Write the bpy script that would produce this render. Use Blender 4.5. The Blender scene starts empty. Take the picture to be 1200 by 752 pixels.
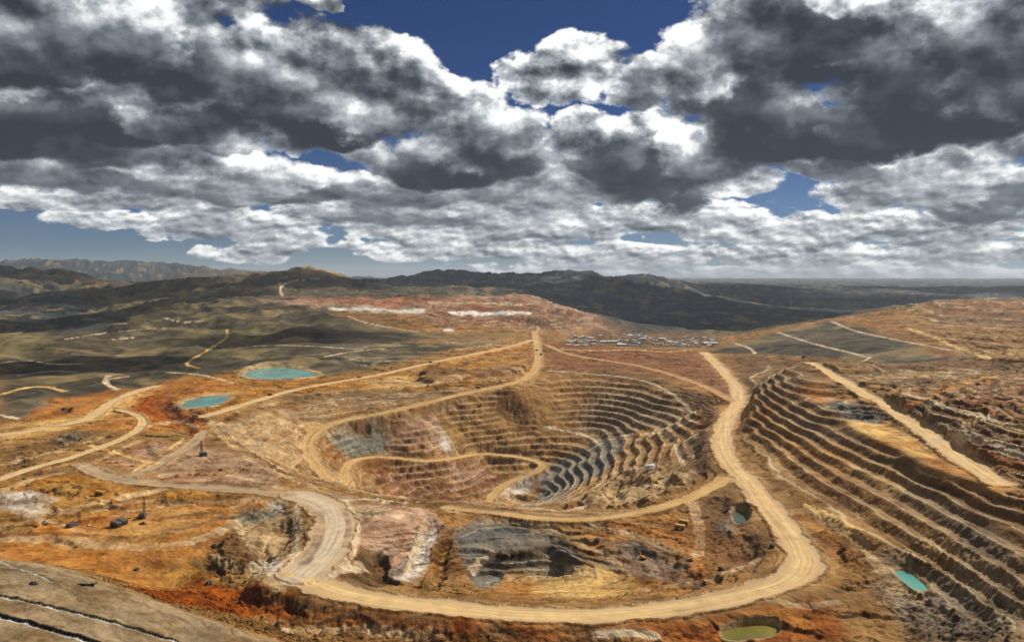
import bpy, bmesh, math, random
import numpy as np
from mathutils import Vector, Matrix
random.seed(7)
C = bpy.context.scene
col = C.collection

# ------------------------------------------------------------------ camera
H = 300.0                       # camera height above the pit rim, metres
FPX, V0 = 1039.0, 322.0         # focal length and eye level on a 1200 px wide frame
PITCH = math.atan((376.0 - V0) / FPX)
cam_d = bpy.data.cameras.new('camera')
cam = bpy.data.objects.new('camera', cam_d); col.objects.link(cam)
cam.location = (0, 0, H)
cam.rotation_euler = (math.pi / 2 - PITCH, 0, 0)
cam_d.sensor_width = 36.0
cam_d.lens = 36.0 * FPX / 1200.0
cam_d.clip_start = 1.0
cam_d.clip_end = 200000.0
C.camera = cam

# ------------------------------------------------------------------ light
SUN_EL, SUN_AZ = math.radians(41), math.radians(50)      # azimuth clockwise from the view direction
sun_d = bpy.data.lights.new('sun', 'SUN')
sun_d.energy = 5.0; sun_d.angle = math.radians(0.53); sun_d.color = (1.0, 0.95, 0.87)
sun = bpy.data.objects.new('sun', sun_d); col.objects.link(sun)
sdir = Vector((math.sin(SUN_AZ) * math.cos(SUN_EL), math.cos(SUN_AZ) * math.cos(SUN_EL), math.sin(SUN_EL)))
sun.rotation_euler = sdir.to_track_quat('Z', 'Y').to_euler()
sun.location = (0, 0, 3000)
C.view_settings.view_transform = 'Standard'; C.view_settings.look = 'None'
C.view_settings.exposure = 0.2; C.view_settings.gamma = 1.0
C.render.engine = 'CYCLES'
C.cycles.use_denoising = True; C.cycles.denoiser = 'OPENIMAGEDENOISE'; C.cycles.denoising_input_passes = 'RGB_ALBEDO_NORMAL'; C.cycles.denoising_prefilter = 'NONE'
C.cycles.max_bounces = 4; C.cycles.diffuse_bounces = 2; C.cycles.glossy_bounces = 2; C.cycles.volume_bounces = 0
C.cycles.use_adaptive_sampling = True; C.cycles.adaptive_threshold = 0.01

class NT:
    """short helper for building node trees"""
    def __init__(s, nt): s.nt = nt; s.nt.nodes.clear()
    def n(s, t, **k):
        x = s.nt.nodes.new(t)
        for a, b in k.items(): setattr(x, a, b)
        return x
    def set(s, sock, v):
        if isinstance(v, bpy.types.NodeSocket): s.nt.links.new(v, sock)
        else: sock.default_value = v
    def m(s, op, a, b=0.0, c=0.0, clamp=False):
        x = s.n('ShaderNodeMath', operation=op); x.use_clamp = clamp
        s.set(x.inputs[0], a); s.set(x.inputs[1], b); s.set(x.inputs[2], c)
        return x.outputs[0]
    def v(s, op, a, b=(0, 0, 0), c=(0, 0, 0)):
        x = s.n('ShaderNodeVectorMath', operation=op)
        s.set(x.inputs[0], a); s.set(x.inputs[1], b)
        if len(x.inputs) > 2: s.set(x.inputs[2], c)
        return x.outputs['Value'] if op in ('DOT_PRODUCT', 'LENGTH') else x.outputs[0]
    def xyz(s, x, y, z):
        c = s.n('ShaderNodeCombineXYZ')
        s.set(c.inputs[0], x); s.set(c.inputs[1], y); s.set(c.inputs[2], z); return c.outputs[0]
    def noise(s, vec, scale, detail=4.0, rough=0.55, color=False, lac=2.0, dist=0.0):
        x = s.n('ShaderNodeTexNoise'); s.set(x.inputs['Vector'], vec)
        s.set(x.inputs['Scale'], scale); s.set(x.inputs['Detail'], detail)
        s.set(x.inputs['Roughness'], rough); s.set(x.inputs['Lacunarity'], lac); s.set(x.inputs['Distortion'], dist)
        return x.outputs[1] if color else x.outputs[0]
    def mr(s, v, a, b, c=0.0, d=1.0, smooth=False):
        x = s.n('ShaderNodeMapRange'); x.clamp = True
        if smooth: x.interpolation_type = 'SMOOTHSTEP'
        s.set(x.inputs[0], v)
        for i, q in enumerate((a, b, c, d)): s.set(x.inputs[i + 1], q)
        return x.outputs[0]
    def mix(s, f, a, b, mode='MIX'):
        x = s.n('ShaderNodeMix', data_type='RGBA', blend_type=mode)
        s.set(x.inputs[0], f); s.set(x.inputs[6], a); s.set(x.inputs[7], b)
        return x.outputs[2]

def rgb(r, g, b): return (r, g, b, 1.0)

# ------------------------------------------------------------------ sky with broken cumulus (world shader)
W = bpy.data.worlds.new('World'); C.world = W; W.use_nodes = True
# each cloud: centre and half size on the 1200 px frame (stored as angles), and how dark its belly is
CLOUDS = [
 (60,52,125,60,.75), (190,62,95,56,.8), (20,85,90,45,.9), (100,150,140,32,.95), (215,150,70,26,.7),
 (320,78,105,48,.55), (300,165,120,24,.5), (300,105,95,52,.7), (395,140,150,36,1.0), (430,94,80,42,.45), (470,128,70,48,.55), (545,150,80,48,.5), (530,185,110,32,.95), (245,20,80,30,.3),
 (80,212,120,22,.85), (250,212,110,30,.6), (345,222,100,22,.9), (450,225,90,22,.8), (60,244,60,12,.3), (190,195,70,22,.25),
 (235,258,75,22,.6), (330,268,58,26,.35), (450,250,110,16,.75), (590,205,60,36,.45), (500,268,110,18,.4),
 (40,175,110,26,.9), (130,185,90,22,.6), (20,120,60,26,.2), (160,112,90,26,.35), (120,262,60,12,.3), (290,300,50,12,.3), (150,238,90,16,.6), (700,215,80,28,.6), (850,215,60,18,.2), (480,292,80,12,.2), (590,262,80,18,.4), (1190,190,60,24,.4), (700,310,140,8,.2), (1100,322,200,7,.2),
 (618,92,34,30,.1), (680,84,62,38,.15), (738,100,52,30,.5), (676,160,36,26,.4), (700,175,60,36,.85), (770,185,90,56,.95), (830,180,60,40,.6), (635,198,50,30,.4),
 (820,70,60,52,.4), (870,95,85,68,.9), (960,95,140,85,.95), (1080,95,120,80,.95), (1060,12,90,24,.1), (930,40,110,50,.7), (1180,60,90,80,.75), (905,150,90,40,1.0), (1030,145,110,46,1.0), (1160,140,90,44,.8),
 (925,180,50,22,.2), (985,195,60,26,.6), (1080,215,85,34,.5), (1170,236,80,30,1.0), (1120,192,80,20,.2), (800,250,110,16,.35), (900,268,120,18,.35), (700,262,120,20,.45), (1060,272,140,20,.5), (1010,236,60,18,.4),
 (620,240,80,24,.5), (560,288,130,14,.3), (740,298,170,14,.35), (950,300,170,15,.3), (1120,300,130,14,.35), (880,318,300,9,.15), (560,250,60,22,.4),
]
w = NT(W.node_tree)
tc = w.n('ShaderNodeTexCoord')
sp = w.n('ShaderNodeSeparateXYZ'); w.set(sp.inputs[0], tc.outputs['Generated'])
az = w.m('ARCTAN2', sp.outputs[0], sp.outputs[1]); el = w.m('ARCSINE', sp.outputs[2])
dirv = tc.outputs['Generated']
far = w.mr(el, 0.035, 0.14, 1.0, 0.0, True)         # clouds near the horizon are farther: finer billows
near = w.m('SUBTRACT', 1.0, far)
cA = w.v('MULTIPLY', dirv, (1, 1, 1.45)); cB = w.v('MULTIPLY', dirv, (1, 1, 2.3))
def billow(off, da, db):
    a = w.noise(w.v('ADD', cA, off) if off else cA, 11.3, da, 0.54); b = w.noise(w.v('ADD', cB, tuple(q * .45 for q in off)) if off else cB, 22.0, db, 0.54)
    return w.m('ADD', w.m('MULTIPLY', a, near), w.m('MULTIPLY', b, far))
fb = billow(None, 9.0, 8.0); fb2 = billow((.008, -.002, .019), 6.0, 5.0)
warp = w.v('SUBTRACT', w.noise(cA, 11.0, 5.0, 0.6, color=True), (0.5, 0.5, 0.5))
p = w.v('ADD', w.v('MULTIPLY', warp, w.xyz(w.mr(el, .02, .2, .03, .075), w.mr(el, .02, .2, .015, .06), 0.0)), w.xyz(az, el, 0.0))
fluct = w.m('SUBTRACT', fb, 0.5)
emb = w.m('SUBTRACT', fb, fb2)                     # the billows thin out towards the light: lit side
# clouds from far (low) to near (high); each one hides what is behind it
flb = w.m('MULTIPLY_ADD', fluct, 2.0, 1.20)
outside = w.m('MAXIMUM', w.mr(w.m('ABSOLUTE', az), 0.56, 0.75, 0.0, 0.55), w.mr(el, 0.33, 0.5, 0.0, 0.45))
Aa = w.m('MULTIPLY', w.m('ADD', outside, w.m('MULTIPLY', fluct, 1.7)), w.m('MULTIPLY', outside, 5.0), clamp=True)
Ss = w.m('SUBTRACT', 0.9, outside)
CLOUDS += [(380,14,24,8,.0), (815,10,24,10,.1)]
for ic, (u, v, rx, ry, dk) in enumerate(sorted(CLOUDS, key=lambda c: -(c[1] + c[3] * .7))):
    if ic and ic % 10 == 0: p = w.v('MULTIPLY_ADD', w.xyz(Ss, Aa, 0.0), (1e-7, 1e-7, 0), p)   # evaluate in batches
    if v > 185: dk *= .78
    a0, e0 = math.atan((u - 600) / FPX), math.atan((V0 - v) / FPX)
    ax, ey = rx / FPX * 1.15, ry / FPX * 1.15
    q = w.v('MULTIPLY_ADD', p, (1 / ax, 1 / ey, 0), (-a0 / ax, -e0 / ey, 1.0))
    d = w.m('MULTIPLY_ADD', w.v('DOT_PRODUCT', q, q), -.62, flb)
    a = w.m('MULTIPLY', d, 5.6, clamp=True)
    t = w.m('MULTIPLY_ADD', d, .75, w.v('DOT_PRODUCT', q, (0, -.66, .27)), clamp=True)
    sh = w.m('MULTIPLY_ADD', t, -(dk * .9 + .2), 0.98)
    mx = w.n('ShaderNodeMix', data_type='FLOAT'); w.set(mx.inputs[0], a); w.set(mx.inputs[2], Ss); w.set(mx.inputs[3], sh); Ss = mx.outputs[0]
    Aa = w.m('MAXIMUM', Aa, a)
alpha = w.mr(Aa, 0.0, 1.0, 0.0, 1.0, True)
lit = w.m('ADD', Ss, w.m('MULTIPLY', emb, w.m('MULTIPLY_ADD', Ss, 3.6, 1.6)))
lit = w.m('ADD', lit, w.m('MULTIPLY', far, 0.04))
lit = w.m('ADD', lit, w.m('MULTIPLY', w.m('SUBTRACT', w.noise(cA, 7.0, 4.0, .5), .57), .65))
calm = w.n('ShaderNodeMix', data_type='FLOAT'); w.set(calm.inputs[0], w.m('MULTIPLY', far, .42)); w.set(calm.inputs[2], lit); calm.inputs[3].default_value = .66; lit = calm.outputs[0]
ramp = w.n('ShaderNodeValToRGB'); w.set(ramp.inputs[0], lit)
er = ramp.color_ramp; er.elements[0].position = 0.0; er.elements[0].color = rgb(0.032, 0.038, 0.050)
er.elements[1].position = 1.0; er.elements[1].color = rgb(1.02, 1.03, 1.02)
for pos, c in ((0.2, (0.062, 0.071, 0.088)), (0.45, (0.17, 0.19, 0.215)), (0.68, (0.42, 0.45, 0.475)), (0.85, (.78, .80, .80))):
    e = er.elements.new(pos); e.color = rgb(*c)
sky = w.n('ShaderNodeTexSky', sky_type='NISHITA')
sky.sun_disc = False; sky.sun_elevation = SUN_EL; sky.sun_rotation = SUN_AZ
sky.altitude = 4000; sky.air_density = 1.0; sky.dust_density = 0.6; sky.ozone_density = 3.0
bg1 = w.n('ShaderNodeBackground'); skc = w.mix(1.0, sky.outputs[0], w.mix(w.mr(el, .02, .16, 0, 1), (.62, .66, .74, 1), (.30, .42, .66, 1)), 'MULTIPLY'); w.set(bg1.inputs[0], skc); bg1.inputs[1].default_value = 0.05
bg2 = w.n('ShaderNodeBackground'); w.set(bg2.inputs[0], ramp.outputs[0]); bg2.inputs[1].default_value = 1.0
ms = w.n('ShaderNodeMixShader')
low = w.mr(el, -0.01, 0.012, 0.0, 1.0)
w.set(ms.inputs[0], w.m('MULTIPLY', alpha, low)); w.set(ms.inputs[1], bg1.outputs[0]); w.set(ms.inputs[2], bg2.outputs[0])
wo = w.n('ShaderNodeOutputWorld'); w.set(wo.inputs[0], ms.outputs[0])
W.cycles.sampling_method = 'MANUAL'; W.cycles.sample_map_resolution = 512

# ground points (x, y), half sizes and height of the clouds that shade the far country
CLOUD_SHADE = [(1800, 9500, 2600, 2300, 6200), (1300, 5900, 700, 450, 4000), (-2500, 11500, 2200, 1500, 6500), (4800, 8200, 1900, 2200, 6000), (5200, 14500, 3000, 2600, 8500), (-600, 13500, 2200, 1500, 8000), (9500, 12500, 2600, 3000, 8000), (-4300, 8000, 1500, 1300, 4900), (-1900, 7600, 700, 600, 4700), (-900, 3700, 420, 280, 3300), (-2350, 6300, 450, 700, 4300), (-1400, 2850, 380, 260, 2900), (-2600, 5200, 500, 600, 4000), (-7000, 10500, 1700, 1500, 6500), (2200, 6900, 900, 700, 4600), (12000, 19000, 4000, 3200, 11000), (3000, 19000, 4200, 2500, 11000)]
# ------------------------------------------------------------------ terrain: one height field, laid out in metres
_cp, _sp = math.cos(PITCH), math.sin(PITCH)
def ray(u, v):
    x = (u - 600.0) / FPX; y = (376.0 - v) / FPX
    return x, _cp + y * _sp, y * _cp - _sp
def P(u, v, z):                 # where the sight line through (u, v) meets height z
    x, y, dz = ray(u, v); t = (z - H) / dz
    return (x * t, y * t, z)
def D(u, v, d):                 # ... meets distance d (hills that stand above eye level)
    x, y, dz = ray(u, v); t = d / y
    return (x * t, d, H + dz * t)
def Q(u, d, z): return ((u - 600.0) / FPX * d, d, z)

# --- haul roads: half width, list of (u, v, z)
ROADS = [
 ('haul_road', 18, 'sand', [(345,672,4),(370,685,2),(410,697,0),(470,706,-2),(540,714,-4),(610,720,-5),(680,722,-5),(750,718,-4),(820,708,-2),(880,695,0),(922,683,1),(942,668,2),(943,650,3),(930,630,5),(912,608,6),(896,588,6),(880,568,5),(862,550,4),(848,530,3),(846,510,3),(852,490,4),(866,472,6),(866,456,8),(851,438,10),(838,425,12),(826,413,15)]),
 ('haul_road', 14, 'ochre', [(626,388,30),(629,400,24),(632,420,14),(628,435,8),(610,448,4),(575,455,0),(540,462,-6),(500,472,-12),(450,484,-20),(400,493,-28),(375,502,-35),(362,515,-41),(362,528,-46),(372,545,-52),(385,560,-60),(402,571,-70)]),
 ('haul_road', 11, 'ochre', [(402,571,-70),(408,563,-76),(404,552,-86),(411,541,-92),(424,537,-95),(450,535,-100),(500,541,-112),(530,538,-120),(560,531,-127),(600,534,-136),(630,540,-148),(639,546,-153),(625,555,-162),(603,562,-172),(585,573,-182),(573,587,-190)]),
 ('haul_road', 11, 'ochre', [(852,560,4),(830,574,2),(790,591,0),(740,603,-4),(690,609,-8),(640,608,-11),(600,603,-13),(560,598,-15),(525,595,-17)]),
 ('haul_road', 10, 'orange', [(640,404,22),(665,416,16),(720,424,12),(760,431,10),(800,443,8),(832,455,7),(858,470,6)]),
 ('haul_road', 15, 'sand', [(950,425,94),(985,445,92),(1020,465,85),(1060,490,74),(1090,510,69.5),(1130,540,67.6),(1172,566,67.2)]),
 ('haul_road', 13, 'sand', [(624,398,31),(600,406,29),(560,414,25),(510,424,20),(460,436,16),(420,444,14),(380,450,13),(340,458,12),(300,470,11),(262,482,10),(238,488,9)]),
 ('haul_road', 11, 'grey', [(240,505,6),(232,516,4),(215,528,3),(190,542,3),(165,555,2),(135,562,2)]),
 ('haul_road', 15, 'grey', [(95,545,4),(130,560,2),(180,567,1),(250,572,0),(310,577,0),(350,580,0)]),
 ('haul_road', 25, 'pale', [(350,580,0),(376,587,-1),(392,602,-3),(394,620,-4),(386,640,-2),(368,660,1),(352,674,3)]),
 ('haul_road', 13, 'sand', [(0,510,6),(40,505,6),(80,497,7),(110,489,8),(130,472,9),(152,461,10),(185,452,11)]),
 ('haul_road', 9, 'sand', [(0,562,3),(40,548,4),(80,538,5),(120,524,6),(150,512,7),(170,498,8),(165,487,9),(140,480,9)]),
]
TRACKS = [  # narrow tracks: half width, list of (u, v)
 (6, 'sand', [(266,387),(267,395),(246,409),(226,420),(216,427),(232,431)]),
 (5, 'pale', [(194,436),(232,438),(258,444),(272,449)]),
 (5, 'pale', [(0,425),(32,421),(60,427),(96,426)]),
 (8, 'pale', [(128,440),(122,446),(128,452),(138,456)]), (4, 'pale', [(122,446),(140,442),(150,441)]),
 (9, 'pale', [(331,347),(327,337),(340,329),(374,326)]),
 (6, 'pale', [(911,389),(950,402),(1000,414),(1020,419)]), (4, 'pale', [(1020,419),(1010,424)]),
 (6, 'pale', [(974,376),(1000,388),(1060,400),(1130,413)]),
 (6, 'pale', [(862,402),(880,408),(885,414)]),
 (10, 'sand', [(1063,384),(1095,395),(1115,405),(1158,419)]),
 (6, 'pale', [(407,370),(430,379),(470,386),(490,389)]),
 (7, 'sand', [(652,409),(700,411),(745,409),(780,413),(815,409)]),
 (10, 'sand', [(0,462),(30,454),(48,452),(75,458)]), (7, 'pale', [(0,486),(20,490)]),
 (4, 'pale', [(640,434),(690,438),(730,441),(760,447),(786,459),(802,474),(812,484)]),
 (4, 'pale', [(816,489),(800,497),(780,507),(762,507),(745,507),(712,515),(690,527)]),
 (4, 'pale', [(782,508),(792,525),(802,545)]),
 (6, 'orange', [(618,402),(580,411),(545,419),(520,424)]),
 (4, 'pale', [(620,385),(625,381),(632,384),(629,389)]),
 (4, 'dust', [(517,500),(528,515),(538,535)]),
 (5, 'pale', [(640,500),(690,510),(700,519)]),
 (22, 'white', [(530,367),(575,367),(618,366.5)]), (12, 'white', [(522,387),(530,387)]), (14,'pale',[(505,355),(560,355),(610,357)]),
 (7, 'dust', [(0,575),(40,560),(90,550),(130,532),(165,515)]), (5, 'dust', [(0,545),(50,533),(90,522),(120,512)]), (9, 'dust', [(0,632),(60,630),(130,640),(190,642),(240,630),(275,612)]), (6, 'dirt', [(0,626),(70,624),(120,628),(160,633)]),
 (6, 'dust', [(130,604),(190,592),(262,588),(300,584)]), (5, 'dirt', [(200,606),(240,600),(270,602),(230,616),(190,622)]), (5, 'dust', [(110,600),(150,588),(190,585)]), (6, 'dirt', [(20,560),(70,548),(110,540),(150,530)]),
 (6, 'dust', [(244,492),(262,515),(300,543),(345,563),(385,573)]), (5, 'dirt', [(255,500),(290,528),(330,552),(372,568)]), (6, 'dust', [(190,556),(240,553),(290,560),(330,572)]), (4, 'dirt', [(60,500),(110,495),(140,488)]),
 (5, 'dust', [(170,500),(210,492),(232,500)]), (6, 'dirt', [(180,566),(240,564),(300,570)]), (7, 'dust', [(60,600),(100,592),(150,580),(190,573)]), (6, 'dust', [(20,600),(60,612),(95,622)]), (5, 'dirt', [(230,640),(265,628),(290,640),(300,660)]), (5, 'dust', [(250,650),(280,668),(310,676),(330,690)]),
 (5, 'pale', [(296,664),(320,672),(338,680),(350,684)]), (6, 'pale', [(338,680),(372,668),(400,664)]), (5, 'pale', [(408,590),(420,612),(416,640),(398,664)]), (4, 'dust', [(412,600),(432,604),(470,604)]), (4, 'pale', [(350,590),(346,612),(348,640),(340,668)]), (4, 'dirt', [(404,596),(410,616),(404,640)]), (6, 'pale', [(380,676),(400,668),(425,664)]), (5, 'dust', [(330,584),(300,588),(270,594)]), (6, 'pale', [(400,586),(440,584),(480,590)]),
 (5, 'dust', [(345,600),(352,625),(348,650),(342,668)]), (7, 'dirt', [(372,600),(376,622),(364,648),(352,664)]), (5, 'dust', [(400,598),(440,596),(480,600)]), (4, 'pale', [(500,610),(490,640),(478,672)]),
 (5, 'dust', [(560,612),(610,608),(650,620),(690,640),(730,662)]), (4, 'pale', [(552,668),(565,655),(578,648)]), (5, 'dust', [(600,680),(640,668),(700,672)]), (5, 'dust', [(690,615),(740,625),(790,645)]), (5, 'dirt', [(700,650),(750,662),(800,676),(830,680)]), (5, 'dust', [(755,690),(800,684),(850,672),(890,655)]),
 (5, 'dust', [(900,700),(940,712),(980,704)]), (6, 'dust', [(950,598),(980,615),(1010,640),(1035,668)]), (6, 'sand', [(946,592),(985,612),(1005,622)]), (5, 'dirt', [(300,700),(400,716),(500,728),(600,742)]), (5, 'dust', [(330,738),(420,738),(520,744)]), (4, 'pale', [(700,742),(735,740),(770,745)]),
 (4, 'dust', [(705,560),(735,548),(770,552),(795,570)]), (4, 'dust', [(690,590),(720,578),(750,585)]), (5, 'dust', [(440,588),(520,600),(600,600)]), (4, 'dirt', [(540,594),(620,598),(700,602)]),
 (5, 'pale', [(1085,520),(1125,508),(1165,518),(1200,536)]), (5, 'pale', [(1060,460),(1110,476),(1160,490),(1200,504)]), (5, 'orange', [(1060,478),(1110,455),(1170,436)]), (4, 'dust', [(1010,446),(1060,436),(1120,436)]),
 (4, 'pale', [(60,400),(110,392),(160,386),(200,384)]), (4, 'pale', [(190,372),(215,378),(240,376)]), (4, 'pale', [(260,408),(320,404),(380,406),(430,410)]), (4, 'pale', [(130,398),(170,394)]), (5, 'pale', [(380,418),(410,412),(450,408)]), (4, 'pale', [(20,440),(60,434),(90,436)]),
 (5, 'grey', [(735,575),(740,560),(760,548),(772,540)]),
 (7, 'dust', [(812,588),(818,610),(822,635),(818,650)]),
 (4, 'dust', [(240,487),(275,515),(320,545),(372,573)]),
 (5, 'sand', [(100,520),(140,531),(170,541),(190,542)]), (4,'sand',[(158,552),(190,530),(215,515)]),
]
# bench lines of the right hillside: constant height each
TERR = [
 (14, [(869,490),(880,506),(894,520),(910,534),(926,550),(942,563),(964,577),(984,587),(1005,600),(1040,624),(1080,647),(1120,672),(1200,722)]),
 (27, [(872,478),(882,493),(907,509),(929,525),(955,544),(977,558),(1000,570),(1020,581),(1050,598),(1081,617),(1122,640),(1150,658),(1200,690)]),
 (40, [(879,466),(888,480),(904,493),(921,501),(945,512),(964,526),(990,538),(1020,552),(1057,569),(1093,589),(1125,606),(1160,627),(1200,646)]),
 (53, [(888,461),(904,474),(929,487),(952,499),(974,509),(992,519),(1020,532),(1073,555),(1116,573),(1159,595),(1200,607)]),
 (66, [(899,455),(920,467),(942,479),(964,488),(993,499),(1017,510),(1044,522),(1084,544),(1140,562),(1180,580)]),
 (79, [(910,437),(913,447),(926,456),(948,467),(972,477)]),
 (92, [(918,433),(929,443),(948,447),(968,450)]),
]
PTS = [P(*a) for a in [
 # far rim, far wall and floor of the pit
 (640,436,8),(700,440,8),(745,446,6),(785,458,4),(815,480,2),(830,505,0),(822,530,-14),
 (560,470,-14),(600,460,-4),(650,452,-8),(700,460,-24),(650,475,-46),(700,480,-58),(600,490,-68),(650,500,-88),(700,505,-98),(740,480,-46),(770,490,-46),(780,500,-52),
 (560,500,-78),(560,515,-98),(600,515,-104),(640,520,-116),(520,490,-50),(520,515,-84),(480,500,-50),(480,520,-82),(440,505,-55),(420,520,-72),(395,520,-60),(390,540,-74),
 (622,588,-192),(640,580,-181),(655,574,-161),(670,566,-143),(685,560,-127),(700,552,-111),(715,548,-97),(730,540,-83),(655,557,-152),(670,550,-136),(685,542,-121),(700,535,-107),(715,530,-94),(730,524,-82),(655,541,-146),(670,533,-131),(685,526,-117),(700,519,-104),(715,512,-92),(730,507,-80),(632,562,-178),(610,575,-190),(755,528,-68),(790,520,-38),(790,550,-34),(760,560,-56),(720,575,-76),(680,585,-96),(800,570,-14),
 (540,555,-140),(500,560,-138),(540,575,-165),(500,575,-155),(450,560,-120),(420,560,-100),(590,590,-192),(460,585,-150),(520,588,-172),
 # left wall
 (330,500,-10),(300,500,-6),(340,535,-30),(350,550,-42),(300,520,-14),(380,476,-2),(420,472,-6),(460,470,-8),(330,478,2),(260,500,4),(300,542,0),(350,565,-3),(375,575,-4),(280,528,2),
 # ground to the left
 (150,600,0),(50,600,1),(100,630,-3),(200,625,-2),(0,600,3),(0,640,-4),(100,645,-6),(250,660,-9),(300,685,-8),(330,704,-8),(420,730,-12),(240,600,0),(200,590,2),(100,575,3),(60,580,3),(0,575,4),(200,520,4),(100,510,7),(200,480,9),(100,470,10),(60,480,9),(190,500,7),(150,530,4),
 (150,490,11),(60,525,1),(20,535,1),(100,515,3),
 # bowl, mound, small pit
 (320,645,-20),(322,625,-20),(300,592,1),(272,622,-3),(330,595,-8),(345,640,-12),(300,660,-14),
 (430,596,7),(465,600,4),(500,606,-2),(420,640,-10),(485,655,-24),(450,668,-18),(510,650,-27),(400,655,-7),(500,675,-24),(440,620,0),(480,625,-6),
 (560,622,-20),(600,622,-21),(640,632,-22),(590,643,-24),(630,640,-24),(665,650,-25),(585,668,-43),(620,668,-43),(660,668,-43),(560,665,-40),(600,692,-30),(690,678,-29),(650,690,-28),(740,690,-22),
 (700,626,-14),(740,640,-18),(760,620,-10),(800,602,-5),(820,655,-13),(850,628,-8),(868,606,-4),(862,592,-2),(840,600,-4),(870,655,-8),(880,640,-5),(840,688,-8),
 (780,665,-18),(720,655,-22),
 # below and right of the front road
 (500,752,-18),(560,738,-13),(700,752,-17),(820,735,-10),(880,742,-8),(960,720,-4),(1000,752,-6),(960,690,-1),
 (1068,680,-1),(1020,700,-2),(1100,752,0),(1200,745,14),(1150,720,6),(1000,640,5),(1040,662,3),(960,620,8),(930,590,9),(900,560,9),(1110,700,2),(970,650,3),
 # above the terraces
 (1000,492,67),(1100,540,67),(1180,572,67),(980,470,73),(1000,446,97),(1050,462,100),(1200,475,118),(1150,490,104),(1200,510,99),(1150,520,87),(1200,545,82),(1200,560,73),(1100,470,106),(1150,430,96),(1200,448,122),(1200,420,112),(1100,440,98),(1050,430,90),(1000,424,84),(1150,460,116),
 (1200,590,62),
 # rehabilitated slope and dumps behind it
 (830,412,15),(880,415,22),(960,418,36),(1060,418,54),(1160,419,72),(970,376,100),(1020,367,125),(1080,357,150),(1200,353,156),(1140,371,140),(1200,382,126),(1100,396,92),(1200,405,112),(910,390,66),(1050,385,104),(850,405,22),
 # rim beyond the pit, camp terrace
 (650,420,14),(700,430,11),(760,438,9),(700,412,24),(760,412,24),(800,411,18),(660,408,25),(700,404,0),(760,403,0),(820,400,-4),(700,392,0),(760,391,-8),(820,392,-10),
 (660,395,18),(640,385,36),
 # plateau behind the hub, leach heaps
 (626,388,30),(600,395,32),(560,400,28),(500,405,25),(560,425,16),(510,440,16),(470,450,10),(540,385,50),(480,390,42),(420,400,34),(600,380,52),(660,380,50),(700,380,44),(440,364,118),(390,364,116),(560,368,108),(620,366,112),(500,356,140),(560,352,150),(620,352,146),(680,366,88),(420,354,136),(450,375,84),
 # grassland on the left
 (0,470,6),(60,440,3),(0,430,10),(130,400,30),(200,380,60),(260,359,112),(300,353,130),(230,366,92),(180,376,66),(30,400,16),(50,388,-6),(100,380,6),(20,380,0),(0,345,110),(100,346,110),(200,342,150),(345,348,152),(300,375,76),(350,370,98),(380,380,72),(360,400,40),(300,400,40),(240,410,22),(180,420,18),(120,425,12),(100,450,10),(150,440,12),(200,445,12),(300,425,18),(360,425,18),(400,420,22),(430,425,18),
 (40,474,9),(110,470,8),(120,355,72),(40,360,60),
]] + [D(*a) for a in [
 (0,313,11000),(30,316,11500),(60,319,11000),(120,326,10500),(200,325,9800),(250,322,9500),(300,320,9500),(330,312,8800),(345,309,8500),(370,310,8500),(395,318,8500),(345,330,7600),(420,326,9000),(60,333,9500),(160,335,8900),
 (440,328,12500),(490,321,13000),(525,327,12500),(555,321,13000),(595,328,12500),(640,319,12000),(680,318,11800),(700,324,12000),(740,323,12500),(760,319,12800),(800,327,13500),(460,338,8600),(530,340,8300),(600,341,8400),(560,333,10000),
 (700,350,9500),(760,345,10500),(650,350,8600),(690,335,10600),(760,332,11500),
 (40,302,24000),(60,303,24000),(110,305,24000),(180,306,24000),(230,312,24000),(250,316,24000),(15,311,24000),(300,319,24000),(-60,318,24000),(-150,322,24000),
 (850,331,22000),(900,333,24000),(1000,334.2,25000),(1100,333,25000),(1200,334,25000),(1300,333,25000),(600,334,24000),(700,332,24000),
]] + [Q(*a) for a in [
 (850,7421,-150),(950,10873,-140),(1000,15955,-120),(780,8000,-160),(1100,9000,-120),(1100,16000,-60),(1200,9000,-60),(850,13000,-120),(700,7200,-130),(760,6200,-60),(690,5600,-10),
 (1080,6200,40),(1200,7000,40),(970,4800,40),(900,4800,-20),(640,7000,60),(700,6200,0),(560,6900,120),
 (40,14500,60),(150,14500,60),(250,14000,60),(350,13000,80),(440,10500,140),(560,11000,130),(100,18000,60),(500,18000,60),(700,16000,60),
 (300,30000,200),(0,32000,200),(600,40000,60),(1200,40000,60),(900,32000,30),
]]
# leach pad in the near left corner, and the slope it is part of
PTS += [P(*a) for a in [(0,657,58),(50,662,56),(100,677,54),(150,692,50),(200,713,46),(260,730,40),(330,752,32),(0,700,66),(0,752,70),(150,752,58),(100,715,60),(220,752,46)]]
PTS += [P(*a) for a in [(60,648,-5),(150,672,-7),(220,690,-8),(300,722,-10),(380,740,-12)]]
PTS += [Q(u, d, z) for u in (-300, 0, 300, 600, 900, 1200, 1500) for d, z in ((120, 205), (220, 130), (340, 80))] + [Q(600,520,0),Q(900,520,10),Q(1200,520,25),Q(-400,500,80),Q(-400,1000,10),Q(-600,3000,60),Q(-900,9000,300),Q(1700,700,150),Q(1700,1500,150),Q(1800,4000,160),Q(2000,9000,0),Q(2400,20000,100),Q(-1500,20000,300)]
for _n, _hw, _t, _l in ROADS: PTS += [P(*a) for a in _l]
for _z, _l in TERR: PTS += [P(u, v, _z) for u, v in _l]

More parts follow.
